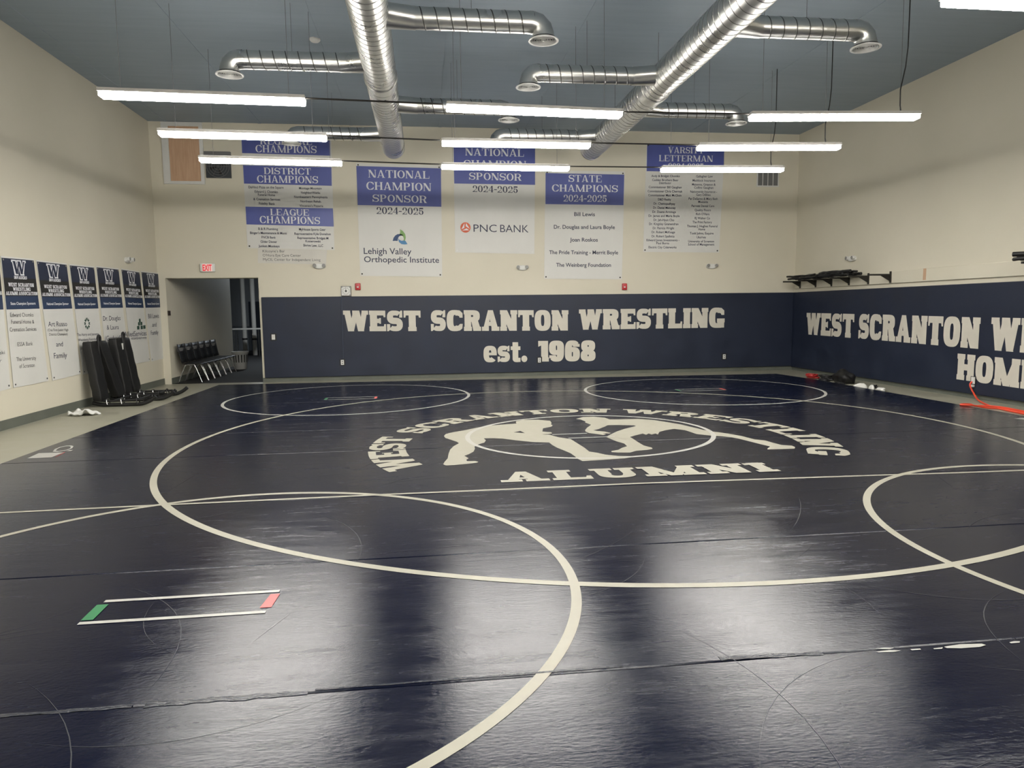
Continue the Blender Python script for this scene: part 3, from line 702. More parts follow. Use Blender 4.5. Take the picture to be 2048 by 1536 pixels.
def make_duct(x, z, r, yend, ring_y, branches, label):
    t = thing('spiral_duct', (x, YF+0.02, z), label, 'duct', 'spiral ducts under the ceiling')
    p = helix_tube(x, z, r, YF+0.02, yend, 0.15, 'main_pipe', t)
    MB().lathe([(r+0.002, -0.01), (r*0.6, 0.008), (0.01, 0.01)], (x, yend-0.06, z), 'y', 32).build('end_cap', GALV, t, smooth=40)
    for ry in ring_y:
        MB().lathe([(r+0.004, -0.07), (r+0.016, -0.06), (r+0.016, 0.06), (r+0.004, 0.07)], (x, ry, z), 'y', 36, caps=False).build('coupling_band', GALV, t, smooth=30)
    for k in range(6):
        hy = 1.0+2.5*k
        if hy < yend: MB().tube([(x, hy, z+r), (x, hy, HC)], 0.004, 6).build('hanger', VENTGREY, t)
    for by, sx, xe in branches:
        rb = 0.127; x0 = x+sx*r*0.55; xs = x+sx*(r+0.22); bz = z
        xe_ = xe
        lo, hi = (xs, xe_-sx*0.15) if sx > 0 else (xe_-sx*0.15, xs)
        b = helix_tube(0, bz, rb, by, 0, 0.17, 'branch_pipe', t, horizontal_x=(lo, hi), n=24)
        # conical take-off from the main pipe
        A = []
        for i in range(24):
            a = 2*PI*i/24; A.append((x+sx*r*0.75, by-0.05+math.cos(a)*0.21, bz+math.sin(a)*0.135))
        B_ = [(xs+sx*0.06, by+math.cos(2*PI*i/24)*(rb+0.006), bz+math.sin(2*PI*i/24)*(rb+0.006)) for i in range(24)]
        C_ = [(xs+sx*0.08, by+math.cos(2*PI*i/24)*(rb+0.006), bz+math.sin(2*PI*i/24)*(rb+0.006)) for i in range(24)]
        tk = MB(); tk.add(A+B_+C_, [(i, (i+1) % 24, 24+(i+1) % 24, 24+i) for i in range(24)]+[(24+i, 24+(i+1) % 24, 48+(i+1) % 24, 48+i) for i in range(24)])
        tk.build('takeoff', GALV, b, smooth=40)
        # gored elbow turning down
        R_ = 0.145; E_ = []; segs = 3
        pts = []
        for i in range(segs+1):
            a = (PI/2)*i/segs
            pts.append((xe_-sx*0.17+sx*R_*math.sin(a), by, bz-R_+R_*math.cos(a)))
        pts = [(xe_-sx*0.21, by, bz)]+pts+[(pts[-1][0], by, bz-R_-0.045)]
        MB().tube(pts, rb+0.004, 24, caps=False).build('elbow', GALV, b, smooth=20)
        # round ceiling diffuser with concentric cones
        dx, dz = pts[-1][0], bz-R_-0.045
        g = MB(); g.lathe([(rb, 0.0), (0.185, -0.012), (0.185, -0.022), (0.16, -0.020)], (dx, by, dz), 'z', 36, caps=False)
        for q, rr in enumerate((0.150, 0.122, 0.094, 0.066, 0.038)):
            g.lathe([(rr, -0.024+0.002*q), (rr-0.010, 0.004), (rr-0.013, 0.004), (rr-0.004, -0.026+0.002*q)], (dx, by, dz), 'z', 32, caps=False)
        g.lathe([(0.012, -0.02), (0.010, 0.0)], (dx, by, dz), 'z', 12)
        g.build('air_diffuser', GRILLE, b, smooth=30)
        MB().lathe([(0.150, 0.012), (0.150, 0.016)], (dx, by, dz), 'z', 32).build('diffuser_throat', FANGREY, b)
        hx = (lo+hi)/2
        MB().tube([(hx, by, bz+rb), (hx, by, HC)], 0.003, 6).build('branch_hanger', VENTGREY, t)
    return t
make_duct(-0.545, 5.10, 0.235, 15.60, (11.02, 5.2), [(14.50, -1, -2.50), (12.47, 1, 1.58), (10.47, -1, -2.60), (8.85, 1, 1.57)], 'round galvanised spiral duct on the left, running to the champion banners')
make_duct(3.735, 5.10, 0.235, 15.45, (11.15, 5.2), [(14.35, -1, 1.50), (12.36, 1, 5.68), (10.65, -1, 1.60), (8.70, 1, 5.72)], 'round galvanised spiral duct on the right, slanting across the ceiling')
tag(MB().lathe([(0.085, 0.0), (0.085, -0.02), (0.06, -0.045), (0.02, -0.05)], (-1.58, 11.75, HC), 'z', 24).build('smoke_detector', WHITEP, smooth=40), 'small white round smoke detector on the dark ceiling', 'smoke detector')

# ------------------------------------------------------------------ banners on the back wall
def lerp(a, b, t): return (a[0]+(b[0]-a[0])*t, a[1]+(b[1]-a[1])*t)
def sheet(name, plane, q, off, thick, k, parent, wav=0.0, nu=14, nv=20, seed=0):
    """slightly rippled sheet between four corners TL TR BR BL"""
    r = random.Random(seed); ph = [r.uniform(0, 6) for _ in range(3)]
    F_, B_ = [], []
    for j in range(nv+1):
        for i in range(nu+1):
            u, v = i/nu, j/nv; p = lerp(lerp(q[0], q[1], u), lerp(q[3], q[2], u), v)
            w = wav*(math.sin(7*u+ph[0]+2*v)+0.6*math.sin(13*u-3*v+ph[1]))*min(1, 4*v*(1-v)+0.15)
            F_.append(plane(p[0], p[1], off+thick+w)); B_.append(plane(p[0], p[1], off))
    fs = []; n = nu+1; N_ = len(F_)
    for j in range(nv):
        for i in range(nu):
            a = j*n+i; fs.append((a, a+1, a+n+1, a+n)); fs.append((N_+a, N_+a+n, N_+a+n+1, N_+a+1))
    for i in range(nu):
        fs.append((i, N_+i, N_+i+1, i+1)); a = nv*n+i; fs.append((a, a+1, N_+a+1, N_+a))
    for j in range(nv):
        a = j*n; fs.append((a, a+n, N_+a+n, N_+a)); a = j*n+nu; fs.append((a, N_+a, N_+a+n, a+n))
    return MB().add(F_+B_, fs).build(name, k, parent, smooth=35)
def grommets(plane, q, parent, k=DARKMETAL, size=0.018, corners=(0, 1, 2, 3)):
    cx = sum(p[0] for p in q)/4; cz = sum(p[1] for p in q)/4
    for i in corners:
        x, z = q[i]; x += math.copysign(0.045, cx-x); z += math.copysign(0.045, cz-z)
        m = MB(); n = 12
        A = [plane(x+size*math.cos(2*PI*j/n), z+size*math.sin(2*PI*j/n), 0.016) for j in range(n)]
        C = [plane(x+size*math.cos(2*PI*j/n), z+size*math.sin(2*PI*j/n), 0.008) for j in range(n)]
        m.add(A+C, [tuple(range(n))]+[(j, (j+1) % n, n+(j+1) % n, n+j) for j in range(n)]); m.build('grommet', k, parent)
def banner(plane, q, label, group, cat='banner'):
    cx = sum(p[0] for p in q)/4; bz = min(q[2][1], q[3][1])
    t = thing('hanging_banner', plane(cx, bz, 0.01), label, cat, group)
    return t
TXT = 0.021
GB = 'vinyl banners on the back wall'
# 1: three headed blocks
q = [(-3.985,5.701), (-1.998,5.673), (-2.017,3.05), (-3.964,3.097)]
t = banner(PB, q, 'white banner with three blue headings: REGIONAL, DISTRICT and LEAGUE CHAMPIONS', GB)
sheet('banner_cloth', PB, q, 0.006, 0.004, CLOTH, t, 0.0012, seed=1); grommets(PB, q, t)
for k, bq in enumerate(([(-3.972,5.641), (-2.022,5.628), (-2.028,5.185), (-3.976,5.214)],
           [(-3.969,4.947), (-2.015,4.928), (-2.023,4.51), (-3.968,4.54)], [(-3.961,4.029), (-2.017,4.001), (-2.012,3.587), (-3.959,3.63)])):
    sheet('heading_panel', PB, bq, 0.014, 0.001, BLUE, t, seed=5+k)
m = MB()
for w, a, b, h in (('REGIONAL', (-3.573,5.409),(-2.43,5.413),0.151), ('CHAMPIONS', (-3.677,5.235),(-2.329,5.235),0.160),
                   ('DISTRICT', (-3.518,4.756),(-2.479,4.753),0.144), ('CHAMPIONS', (-3.677,4.567),(-2.323,4.56),0.159),
                   ('LEAGUE', (-3.421,3.838),(-2.56,3.829),0.145), ('CHAMPIONS', (-3.661,3.661),(-2.315,3.639),0.159)):
    m = MB(); put_slab(m, PB, TXT, w, ROMAN, a, b, h); m.build('heading_lettering', PRINTWHITE, t)
m = MB()
for w, a, b, h in (('DaVinci Pizza on the Square', (-3.872,4.437),(-3.101,4.434),0.057), ('Edward J. Chomko', (-3.742,4.339),(-3.231,4.334),0.057), ('Funeral Home', (-3.674,4.272),(-3.297,4.266),0.055),
                   ('& Cremation Services', (-3.778,4.173),(-3.189,4.166),0.055), ('Fidelity Bank', (-3.662,4.075),(-3.306,4.069),0.055), ('Montage Mountain', (-2.758,4.426),(-2.251,4.424),0.053),
                   ('NeighborWorks', (-2.719,4.328),(-2.288,4.325),0.053), ('Northeastern Pennsylvania', (-2.876,4.23),(-2.127,4.227),0.055), ('Northeast Rehab.', (-2.738,4.132),(-2.267,4.129),0.055),
                   ("Vincenzo's Pizzeria", (-2.764,4.031),(-2.234,4.027),0.055), ('B & R Plumbing', (-3.702,3.509),(-3.267,3.501),0.055), ("Binger's Maintenance & More", (-3.888,3.416),(-3.077,3.407),0.055),
                   ('FNCB Bank', (-3.64,3.317),(-3.326,3.311),0.055), ('Glider Dinner', (-3.667,3.218),(-3.302,3.211),0.055), ('Junken Monkeys', (-3.715,3.121),(-3.248,3.112),0.055),
                   ('MyHouse Sports Gear', (-2.798,3.498),(-2.199,3.491),0.056), ('Representative Kyle Donahue', (-2.903,3.398),(-2.088,3.39),0.056), ('Representative Bridget M', (-2.841,3.303),(-2.145,3.294),0.056),
                   ('Kosierowski', (-2.662,3.229),(-2.325,3.223),0.056), ('Shrive Law, LLC', (-2.717,3.134),(-2.269,3.124),0.056)):
    m = MB(); put_sans(m, PB, TXT, w, a, b, h, 0.012); m.build('small_lettering', INK, t)
# strip of paper under it
q = [(-3.736,3.084), (-2.189,3.048), (-2.224,2.72), (-3.752,2.76)]
t = banner(PB, q, 'narrow white paper strip of three names under the three-heading banner', None, 'sign'); t.name = 'paper_strip'
sheet('paper', PB, q, 0.003, 0.002, PAPER, t, seed=3)
m = MB()
for w, a, b, h in (("Kilcoyne's Bar", (-3.634,3.001),(-3.14,3),0.060), ("O'Hora Eye Care Center", (-3.635,2.908),(-2.782,2.899),0.060), ('MyCIL Center for Independent Living', (-3.633,2.812),(-2.345,2.797),0.060)):
    m = MB(); put_sans(m, PB, 0.008, w, a, b, h, 0.0); m.build('small_lettering', GREYINK, t)
# 2
q = [(-1.456,5.034), (0.496,5.004), (0.468,2.422), (-1.448,2.453)]
t = banner(PB, q, 'white banner headed NATIONAL CHAMPION SPONSOR with a green and blue swirl emblem', GB)
sheet('banner_cloth', PB, q, 0.006, 0.004, CLOTH, t, 0.0012, seed=11); grommets(PB, q, t)
sheet('heading_panel', PB, [(-1.452,4.964), (0.492,4.936), (0.483,4.053), (-1.451,4.081)], 0.014, 0.001, BLUE, t, seed=12)
m = MB()
for w, a, b, h in (('NATIONAL', (-1.185,4.708),(0.217,4.693),0.173), ('CHAMPION', (-1.239,4.431),(0.256,4.411),0.178), ('SPONSOR', (-1.107,4.159),(0.147,4.136),0.165)):
    m = MB(); put_slab(m, PB, TXT, w, ROMAN, a, b, h); m.build('heading_lettering', PRINTWHITE, t)
m = MB(); put_slab(m, PB, 0.014, '2024-2025', ROMAN, (-1.026,3.882),(0.067,3.866),0.157); m.build('year_lettering', INK, t)
m = MB(); put_sans(m, PB, 0.014, 'Lehigh Valley', (-1.348,2.961),(-0.244,2.945),0.149, 0.006); m.build('sponsor_lettering', INK, t); m = MB(); put_sans(m, PB, 0.014, 'Orthopedic Institute', (-1.347,2.771),(0.401,2.749),0.141, 0.006); m.build('sponsor_lettering', INK, t)
LG = mat('leaf_green_print', (0.20, 0.36, 0.12), 0.6, var=0.04); LB = mat('sky_blue_print', (0.07, 0.21, 0.40), 0.6, var=0.04); LD = mat('dark_blue_print', (0.035, 0.07, 0.16), 0.6, var=0.04)
m = MB()
for k, pts in enumerate(([(-0.495,3.53),(-0.428,3.489),(-0.378,3.417),(-0.366,3.338),(-0.381,3.277),(-0.423,3.252),(-0.41,3.315),(-0.431,3.367),(-0.483,3.394),(-0.514,3.399),(-0.49,3.462)], [(-0.673,3.258),(-0.653,3.326),(-0.612,3.383),(-0.555,3.417),(-0.475,3.421),(-0.408,3.381),(-0.465,3.385),(-0.52,3.367),(-0.548,3.322),(-0.559,3.259),(-0.616,3.263)], [(-0.552,3.338),(-0.526,3.292),(-0.468,3.263),(-0.404,3.272),(-0.373,3.259),(-0.329,3.186),(-0.391,3.177),(-0.47,3.186),(-0.528,3.236)])):
    m.poly([PB(x, z, 0.014) for x, z in pts], k)
m.build('swirl_emblem', [LG, LD, LB], t, tri=True)
# 3
q = [(0.788,5.584), (2.731,5.543), (2.694,2.953), (0.789,2.992)]
t = banner(PB, q, 'white banner headed NATIONAL CHAMPION SPONSOR with an orange round emblem', GB)
sheet('banner_cloth', PB, q, 0.006, 0.004, CLOTH, t, 0.0012, seed=21); grommets(PB, q, t, WHITEP)
sheet('heading_panel', PB, [(0.799,5.533), (2.731,5.497), (2.723,4.58), (0.797,4.592)], 0.014, 0.001, BLUE, t, seed=22)
m = MB()
for w, a, b, h in (('NATIONAL', (1.07,5.238),(2.459,5.229),0.166), ('CHAMPION', (1.021,4.962),(2.51,4.957),0.171), ('SPONSOR', (1.149,4.685),(2.397,4.669),0.163)):
    m = MB(); put_slab(m, PB, TXT, w, ROMAN, a, b, h); m.build('heading_lettering', PRINTWHITE, t)
m = MB(); put_slab(m, PB, 0.014, '2024-2025', ROMAN, (1.227,4.402),(2.31,4.389),0.150); m.build('year_lettering', INK, t)
m = MB(); put_sans(m, PB, 0.014, 'PNC', (1.234,3.475),(1.788,3.469),0.183, -0.004); m.build('sponsor_lettering', INK, t); m = MB(); put_sans(m, PB, 0.014, 'BANK', (1.871,3.469),(2.555,3.461),0.184, -0.004); m.build('sponsor_lettering', INK, t)
OR = mat('orange_print', (0.62, 0.13, 0.06), 0.6, var=0.04)
c_ = (1.043,3.575); m = MB(); rr = 0.122; n = 28
m.poly([PB(c_[0]+rr*math.cos(2*PI*i/n), c_[1]+rr*math.sin(2*PI*i/n), 0.014) for i in range(n)], 0)
for k in range(3):
    a = math.radians(90+120*k+12); b_ = a+math.radians(100)
    P1 = (c_[0]+rr*0.86*math.cos(a), c_[1]+rr*0.86*math.sin(a)); P2 = (c_[0]+rr*0.86*math.cos(b_), c_[1]+rr*0.86*math.sin(b_)); P3 = (c_[0]+rr*0.26*math.cos(b_), c_[1]+rr*0.26*math.sin(b_))
    m.poly([PB(p[0], p[1], 0.016) for p in (P1, P2, P3)], 1)
m.build('round_emblem', [OR, PRINTWHITE], t)
# 4
q = [(2.972,4.918), (4.926,4.919), (4.867,2.334), (2.929,2.359)]
t = banner(PB, q, 'white banner headed STATE CHAMPIONS 2024-2025 listing five sponsors', GB)
sheet('banner_cloth', PB, q, 0.006, 0.004, CLOTH, t, 0.0012, seed=31); grommets(PB, q, t)
sheet('heading_panel', PB, [(2.98,4.859), (4.914,4.845), (4.897,4.12), (2.973,4.132)], 0.014, 0.001, BLUE, t, seed=32)
m = MB()
for w, a, b, h in (('STATE', (3.538,4.659),(4.351,4.655),0.164), ('CHAMPIONS', (3.131,4.429),(4.755,4.424),0.164), ('2024-2025', (3.411,4.197),(4.482,4.193),0.158)):
    m = MB(); put_slab(m, PB, TXT, w, ROMAN, a, b, h); m.build('heading_lettering', PRINTWHITE, t)
m = MB()
for w, a, b, h in (('Bill Lewis', (3.674,3.857),(4.187,3.854),0.093), ('Dr. Douglas and Laura Boyle', (3.174,3.553),(4.684,3.55),0.093), ('Joan Roskos', (3.567,3.249),(4.259,3.247),0.093), ('The Pride Training - Merrit Boyle', (3.057,2.948),(4.769,2.94),0.094), ('The Weinberg Foundation', (3.227,2.646),(4.59,2.638),0.094)):
    m = MB(); put_sans(m, PB, 0.014, w, a, b, h, 0.014); m.build('small_lettering', INK, t)
# 5
q = [(5.465,5.59), (7.452,5.583), (7.357,2.979), (5.404,2.997)]
t = banner(PB, q, 'white banner headed VARSITY LETTERMAN 2024-2025 with two columns of names', GB)
sheet('banner_cloth', PB, q, 0.006, 0.004, CLOTH, t, 0.0012, seed=41); grommets(PB, q, t)
sheet('heading_panel', PB, [(5.48,5.567), (7.436,5.565), (7.436,4.93), (5.473,4.933)], 0.014, 0.001, BLUE, t, seed=42)
m = MB()
for w, a, b, h in (('VARSITY', (6.008,5.368),(6.913,5.37),0.146), ('LETTERMAN', (5.778,5.173),(7.148,5.177),0.146), ('2024-2025', (6.013,4.991),(6.915,4.995),0.137)):
    m = MB(); put_slab(m, PB, TXT, w, ROMAN, a, b, h); m.build('heading_lettering', PRINTWHITE, t)
m = MB()
for w, a, b, h in (
 ('Andy & Bridget Chomko', (5.592,4.797),(6.314,4.801),0.056), ('Cadden Brothers Beer', (5.615,4.702),(6.279,4.703),0.056), ('Distributor', (5.791,4.632),(6.098,4.633),0.056),
 ('Commissioner Bill Gaughan', (5.528,4.532),(6.363,4.533),0.056), ('Commissioner Chris Chermak', (5.502,4.434),(6.384,4.434),0.056), ('Commissioner Matt McGloin', (5.518,4.338),(6.361,4.338),0.056),
 ('D&D Realty', (5.766,4.24),(6.098,4.237),0.056), ('Dr. Chattopadhyay', (5.658,4.138),(6.204,4.137),0.056), ('Dr. Daniel Mahoney', (5.646,4.04),(6.215,4.038),0.056),
 ('Dr. Duane Armitage', (5.63,3.941),(6.227,3.94),0.056), ('Dr. James and Maria Boyle', (5.532,3.844),(6.321,3.843),0.056), ('Dr. Jeh-Hyun Cho', (5.659,3.746),(6.184,3.744),0.057),
 ('Dr. Kingsley Gnanendran', (5.546,3.649),(6.293,3.647),0.057), ('Dr. Patricia Wright', (5.641,3.548),(6.187,3.547),0.057), ('Dr. Robert McKeage', (5.615,3.451),(6.208,3.45),0.057),
 ('Dr. Robert Spalletta', (5.616,3.352),(6.197,3.35),0.057), ('Edward Jones Investments -', (5.485,3.257),(6.324,3.256),0.057), ('Paul Burns', (5.737,3.184),(6.062,3.182),0.057),
 ('Electric City Ciderworks', (5.539,3.085),(6.251,3.082),0.057), ('Gallagher Law', (6.728,4.801),(7.157,4.804),0.056), ('Maddock Insurance', (6.64,4.702),(7.222,4.703),0.056),
 ('Makenna, Grayson &', (6.627,4.606),(7.232,4.607),0.056), ('Collins Gaughan', (6.683,4.531),(7.178,4.531),0.056), ('Nationwide Insurance -', (6.584,4.432),(7.273,4.433),0.056),
 ('Gary DiBileo', (6.738,4.358),(7.111,4.358),0.057), ('Pat DeSarno & Mary Beth', (6.547,4.262),(7.294,4.263),0.057), ('Mazzatta', (6.794,4.188),(7.046,4.188),0.057),
 ('Perrotti Dental Care', (6.625,4.088),(7.209,4.09),0.057), ('Quality Floors', (6.707,3.989),(7.123,3.989),0.057), ("Rich O'Hara", (6.741,3.893),(7.087,3.892),0.057),
 ('RJ Walker Co', (6.71,3.793),(7.104,3.792),0.057), ('The Print Factory', (6.656,3.696),(7.156,3.695),0.057), ('Thomas J. Hughes Funeral', (6.512,3.598),(7.303,3.598),0.057),
 ('Home', (6.81,3.523),(6.982,3.523),0.057), ('Todd Johns, Esquire', (6.59,3.425),(7.202,3.423),0.057), ('UkaVets', (6.768,3.327),(7.006,3.328),0.057),
 ('University of Scranton', (6.55,3.229),(7.221,3.227),0.057), ('School of Management', (6.547,3.153),(7.228,3.151),0.057)):
    m = MB(); put_sans(m, PB, 0.014, w, a, b, h, 0.012); m.build('small_lettering', INK, t)

# ------------------------------------------------------------------ banners on the left wall
GL = 'sponsor banners along the left wall'
lb = [('tall navy-topped banner cut off by the left picture edge', [(10.238,2.462), (10.88,2.465), (10.888,0.571), (10.083,0.539)]),
      ('tall sponsor banner headed State Champion Sponsors', [(10.927,2.465), (11.783,2.485), (11.927,0.577), (10.963,0.57)]),
      ('tall sponsor banner with a large dark name above and Family', [(11.852,2.475), (12.794,2.483), (12.991,0.593), (12.047,0.569)]),
      ('tall sponsor banner with a dark green flower emblem', [(12.878,2.48), (13.793,2.495), (13.931,0.59), (13.07,0.578)]),
      ('tall sponsor banner mostly hidden behind the black padded sleds', [(13.874,2.509), (14.837,2.521), (15.05,0.593), (14.036,0.59)]),
      ('tall sponsor banner with dark green stacked blocks emblem', [(14.953,2.528), (15.87,2.519), (16.117,0.599), (15.186,0.593)]),
      ('tall sponsor banner nearest the doorway', [(15.952,2.534), (16.951,2.545), (17.079,0.601), (16.2,0.582)])]
lts = []
for i, (lab, q) in enumerate(lb):
    t = banner(PL, q, lab, GL); lts.append(t)
    sheet('banner_cloth', PL, q, 0.006, 0.004, CLOTH, t, 0.001, 8, 12, seed=60+i); grommets(PL, q, t, STEEL, 0.014)
    def uv(u, v): return lerp(lerp(q[0], q[1], u), lerp(q[3], q[2], u), v)
    def blk(u0, u1, v0, v1): return [uv(u0, v0), uv(u1, v0), uv(u1, v1), uv(u0, v1)]
    H_ = q[0][1]-q[3][1]
    e0 = 0.012
    sheet('navy_panel', PL, blk(e0, 1-e0, 0.012, 0.16), 0.012, 0.001, NAVYPRINT, t, nu=4, nv=4)
    sheet('black_panel', PL, blk(e0, 1-e0, 0.16, 0.298), 0.012, 0.001, BLACKPRINT, t, nu=4, nv=4)
    sheet('blue_panel', PL, blk(e0, 1-e0, 0.298, 0.400), 0.012, 0.001, MIDNAVY, t, nu=4, nv=4)
    for txt, u0, u1, v_, h_ in (('INVADERS', 0.31, 0.69, 0.167, 0.024), ('WEST SCRANTON', 0.12, 0.88, 0.225, 0.028), ('WRESTLING', 0.24, 0.76, 0.258, 0.027), ('ALUMNI ASSOCIATION', 0.03, 0.97, 0.291, 0.027)):
        words = txt.split(); ws = [layout(w_, BLOCK)[0] for w_ in words]; gap_ = BLOCK['W']*0.6; tot = sum(ws)+gap_*(len(ws)-1); x_ = 0.0
        for w_, wd in zip(words, ws):
            m = MB(); put_slab(m, PL, 0.016, w_, BLOCK, uv(u0+(u1-u0)*x_/tot, v_), uv(u0+(u1-u0)*(x_+wd)/tot, v_), h_*H_); m.build('heading_lettering', PRINTWHITE, t); x_ += wd+gap_
    m = MB(); put_sans(m, PL, 0.016, 'State Champion Sponsors' if i == 1 else 'National Champion Sponsor', uv(0.13, 0.366), uv(0.87, 0.366), 0.022*H_, 0.02); m.build('heading_lettering', PRINTWHITE, t)
    m = MB(); put_slab(m, PL, 0.016, 'W', dict(BLOCK, T=0.36), uv(0.26, 0.138), uv(0.70, 0.138), 0.118*H_, 0)
    put_slab(m, PL, 0.018, 'W', dict(BLOCK, T=0.25, tn=0.14, s=0.02, h=0.08), uv(0.30, 0.128), uv(0.66, 0.128), 0.098*H_, 1)
    m.build('letter_emblem', [PRINTWHITE, NAVYPRINT], t)
Z8 = None
def lines(t, k, rows_, bold=0.0):
    for w, a, b, h in rows_:
        m = MB(); put_sans(m, PL, 0.013, w, a, b, h, bold); m.build('small_lettering', k, t)
lines(lts[0], GREYINK, [('ski', (10.697,1.075),(10.814,1.074),0.052), ('r', (10.677,0.966),(10.727,0.965),0.052)])
lines(lts[1], GREYINK, [('Edward Chomko', (11.031,1.601),(11.641,1.6),0.061), ('Funeral Home &', (11.038,1.501),(11.644,1.494),0.061), ('Cremation Services', (10.985,1.389),(11.69,1.383),0.061), ('ESSA Bank', (11.149,1.168),(11.555,1.163),0.061), ('The University', (11.086,0.951),(11.614,0.937),0.061), ('of Scranton', (11.146,0.844),(11.557,0.833),0.061)])
lines(lts[2], INK, [('Art Russo', (12.046,1.439),(12.643,1.432),0.083), ('and', (12.239,1.108),(12.453,1.103),0.083), ('Family', (12.14,0.92),(12.562,0.911),0.093)])
lines(lts[2], GREYINK, [('(One First Junior High', (12.014,1.362),(12.67,1.351),0.045), ('District Champion)', (12.05,1.292),(12.636,1.282),0.045)])
lines(lts[3], INK, [('The Harry and Jeanette', (12.957,1.254),(13.776,1.243),0.050), ('Weinberg Foundation', (12.988,1.163),(13.789,1.152),0.050)])
lines(lts[4], INK, [('Dr. Douglas', (13.997,1.504),(14.758,1.505),0.093), ('& Laura', (14.125,1.333),(14.648,1.33),0.090), ('(Gscheidle)', (14.018,1.13),(14.849,1.123),0.094), ('Boyle', (14.217,0.951),(14.674,0.945),0.087), ('and', (14.051,0.775),(14.336,0.765),0.085)])
lines(lts[5], INK, [('AlliedServices', (14.885,1.168),(16.018,1.16),0.113), ('INTEGRATED HEALTH SYSTEM', (15.214,1.1),(16.005,1.087),0.045)])
lines(lts[6], INK, [('Bill Lewis', (16.172,1.525),(16.799,1.529),0.104), ('and', (16.379,1.338),(16.619,1.339),0.099), ('Family', (16.264,1.16),(16.706,1.163),0.099)])
DG = mat('dark_green_print', (0.03, 0.075, 0.055), 0.6, var=0.05)
m = MB(); c_ = (13.357,1.464)
for k in range(8):
    a = 2*PI*k/8; m.poly([PL(c_[0]+0.115*1.0*math.cos(a+d)*s_, c_[1]+0.115*math.sin(a+d)*s_, 0.013) for d, s_ in ((-0.30, 0.62), (-0.22, 0.98), (0.0, 0.82), (0.22, 0.98), (0.30, 0.62), (0.39, 0.55), (0, 0.45), (-0.39, 0.55))])
m.build('flower_emblem', DG, lts[3], tri=True)
m = MB()
for bx in ((1415, 755, 1433, 792), (1406, 790, 1426, 824), (1428, 786, 1450, 820), (1396, 828, 1420, 866), (1434, 824, 1455, 862), (1458, 822, 1483, 860)):
    pass
for bq in ([(15.658,1.52),(15.752,1.525),(15.75,1.451),(15.656,1.446)], [(15.601,1.449),(15.704,1.454),(15.702,1.384),(15.599,1.38)], [(15.719,1.453),(15.829,1.458),(15.828,1.387),(15.718,1.383)], [(15.537,1.371),(15.665,1.374),(15.657,1.3),(15.535,1.297)], [(15.726,1.375),(15.841,1.377),(15.839,1.302),(15.724,1.299)], [(15.863,1.378),(15.991,1.382),(15.989,1.306),(15.861,1.303)]):
    m.poly([PL(y, z, 0.013) for y, z in bq])
m.build('blocks_emblem', DG, lts[5])

# ------------------------------------------------------------------ fittings on the back wall
def wbox(m, plane, a0, a1, z0, z1, o0, o1, k=0):
    c = [plane(a, z, o) for o in (o0, o1) for z in (z0, z1) for a in (a0, a1)]
    m.add(c, [(0, 1, 3, 2), (4, 6, 7, 5), (0, 4, 5, 1), (2, 3, 7, 6), (0, 2, 6, 4), (1, 5, 7, 3)], k); return m
# boarded opening
x0, z1 = (-5.686,5.97); x1, z0 = (-4.811,4.515)
t = thing('access_panel', PB((x0+x1)/2, z0, 0.02), 'white framed plywood panel boarded up high by the ceiling', 'panel')
z1 = min(z1, HC-0.01)
ix0, iz1 = (-5.541,5.849); ix1, iz0 = (-4.888,4.58); iz1 = min(iz1, HC-0.10)
m = MB(); wbox(m, PB, x0, ix0, z0, z1, 0.0, 0.035); wbox(m, PB, ix1, x1, z0, z1, 0.0, 0.035); wbox(m, PB, ix0, ix1, iz1, z1, 0.0, 0.035); wbox(m, PB, ix0, ix1, z0, iz0, 0.0, 0.035)
m.build('frame', GRILLE, t)
wbox(MB(), PB, ix0, ix1, iz0, iz1, 0.0, 0.016).build('plywood_sheet', PLY, t)
# exhaust fan
c_ = (-4.502,4.926)
t = thing('exhaust_fan', PB(c_[0], c_[1]-0.27, 0.03), 'dark square wall fan with round guard beside the plywood panel', 'fan')
wbox(MB(), PB, c_[0]-0.27, c_[0]+0.27, c_[1]-0.27, c_[1]+0.22, 0.0, 0.05).build('box', FANGREY, t)
wbox(MB(), PB, c_[0]-0.28, c_[0]+0.28, c_[1]+0.22, c_[1]+0.30, 0.0, 0.09).build('hood', VENTGREY, t)
m = MB()
for rr in (0.245, 0.19, 0.135, 0.08): m.tube([PB(c_[0]+rr*math.cos(2*PI*i/32), c_[1]-0.02+rr*math.sin(2*PI*i/32), 0.068) for i in range(32)], 0.0045, 6, closed=True)
for k in range(6): m.tube([PB(c_[0], c_[1]-0.02, 0.066), PB(c_[0]+0.245*math.cos(PI*k/3), c_[1]-0.02+0.245*math.sin(PI*k/3), 0.066)], 0.0035, 6)
m.build('guard', VENTGREY, t)
m = MB()
for k in range(4):
    a = PI/2*k+0.3; P_ = []
    for u in (0.05, 0.2):
        for d in (-0.28, 0.28): P_.append(PB(c_[0]+u*math.cos(a+d*(0.6 if u > 0.1 else 1)), c_[1]-0.02+u*math.sin(a+d*(0.6 if u > 0.1 else 1)), 0.054+(0.008 if d > 0 else 0)))
    m.add(P_, [(0, 1, 3, 2)])
m.build('blade', BLACK, t)
# louvred vent
x0, z1 = (8.303,5.11); x1, z0 = (8.883,4.594)
t = thing('wall_vent', PB((x0+x1)/2, z0, 0.01), 'white wall vent with four grey slots high on the right', 'vent')
wbox(MB(), PB, x0, x1, z0, z1, 0.0, 0.012).build('frame', GRILLE, t)
for k in range(4):
    a = x0+0.03+k*(x1-x0-0.04)/4; m = MB(); wbox(m, PB, a, a+(x1-x0)/4-0.03, z0+0.03, z1-0.03, 0.0, 0.015)
    m.build('slot', VENTGREY, t)
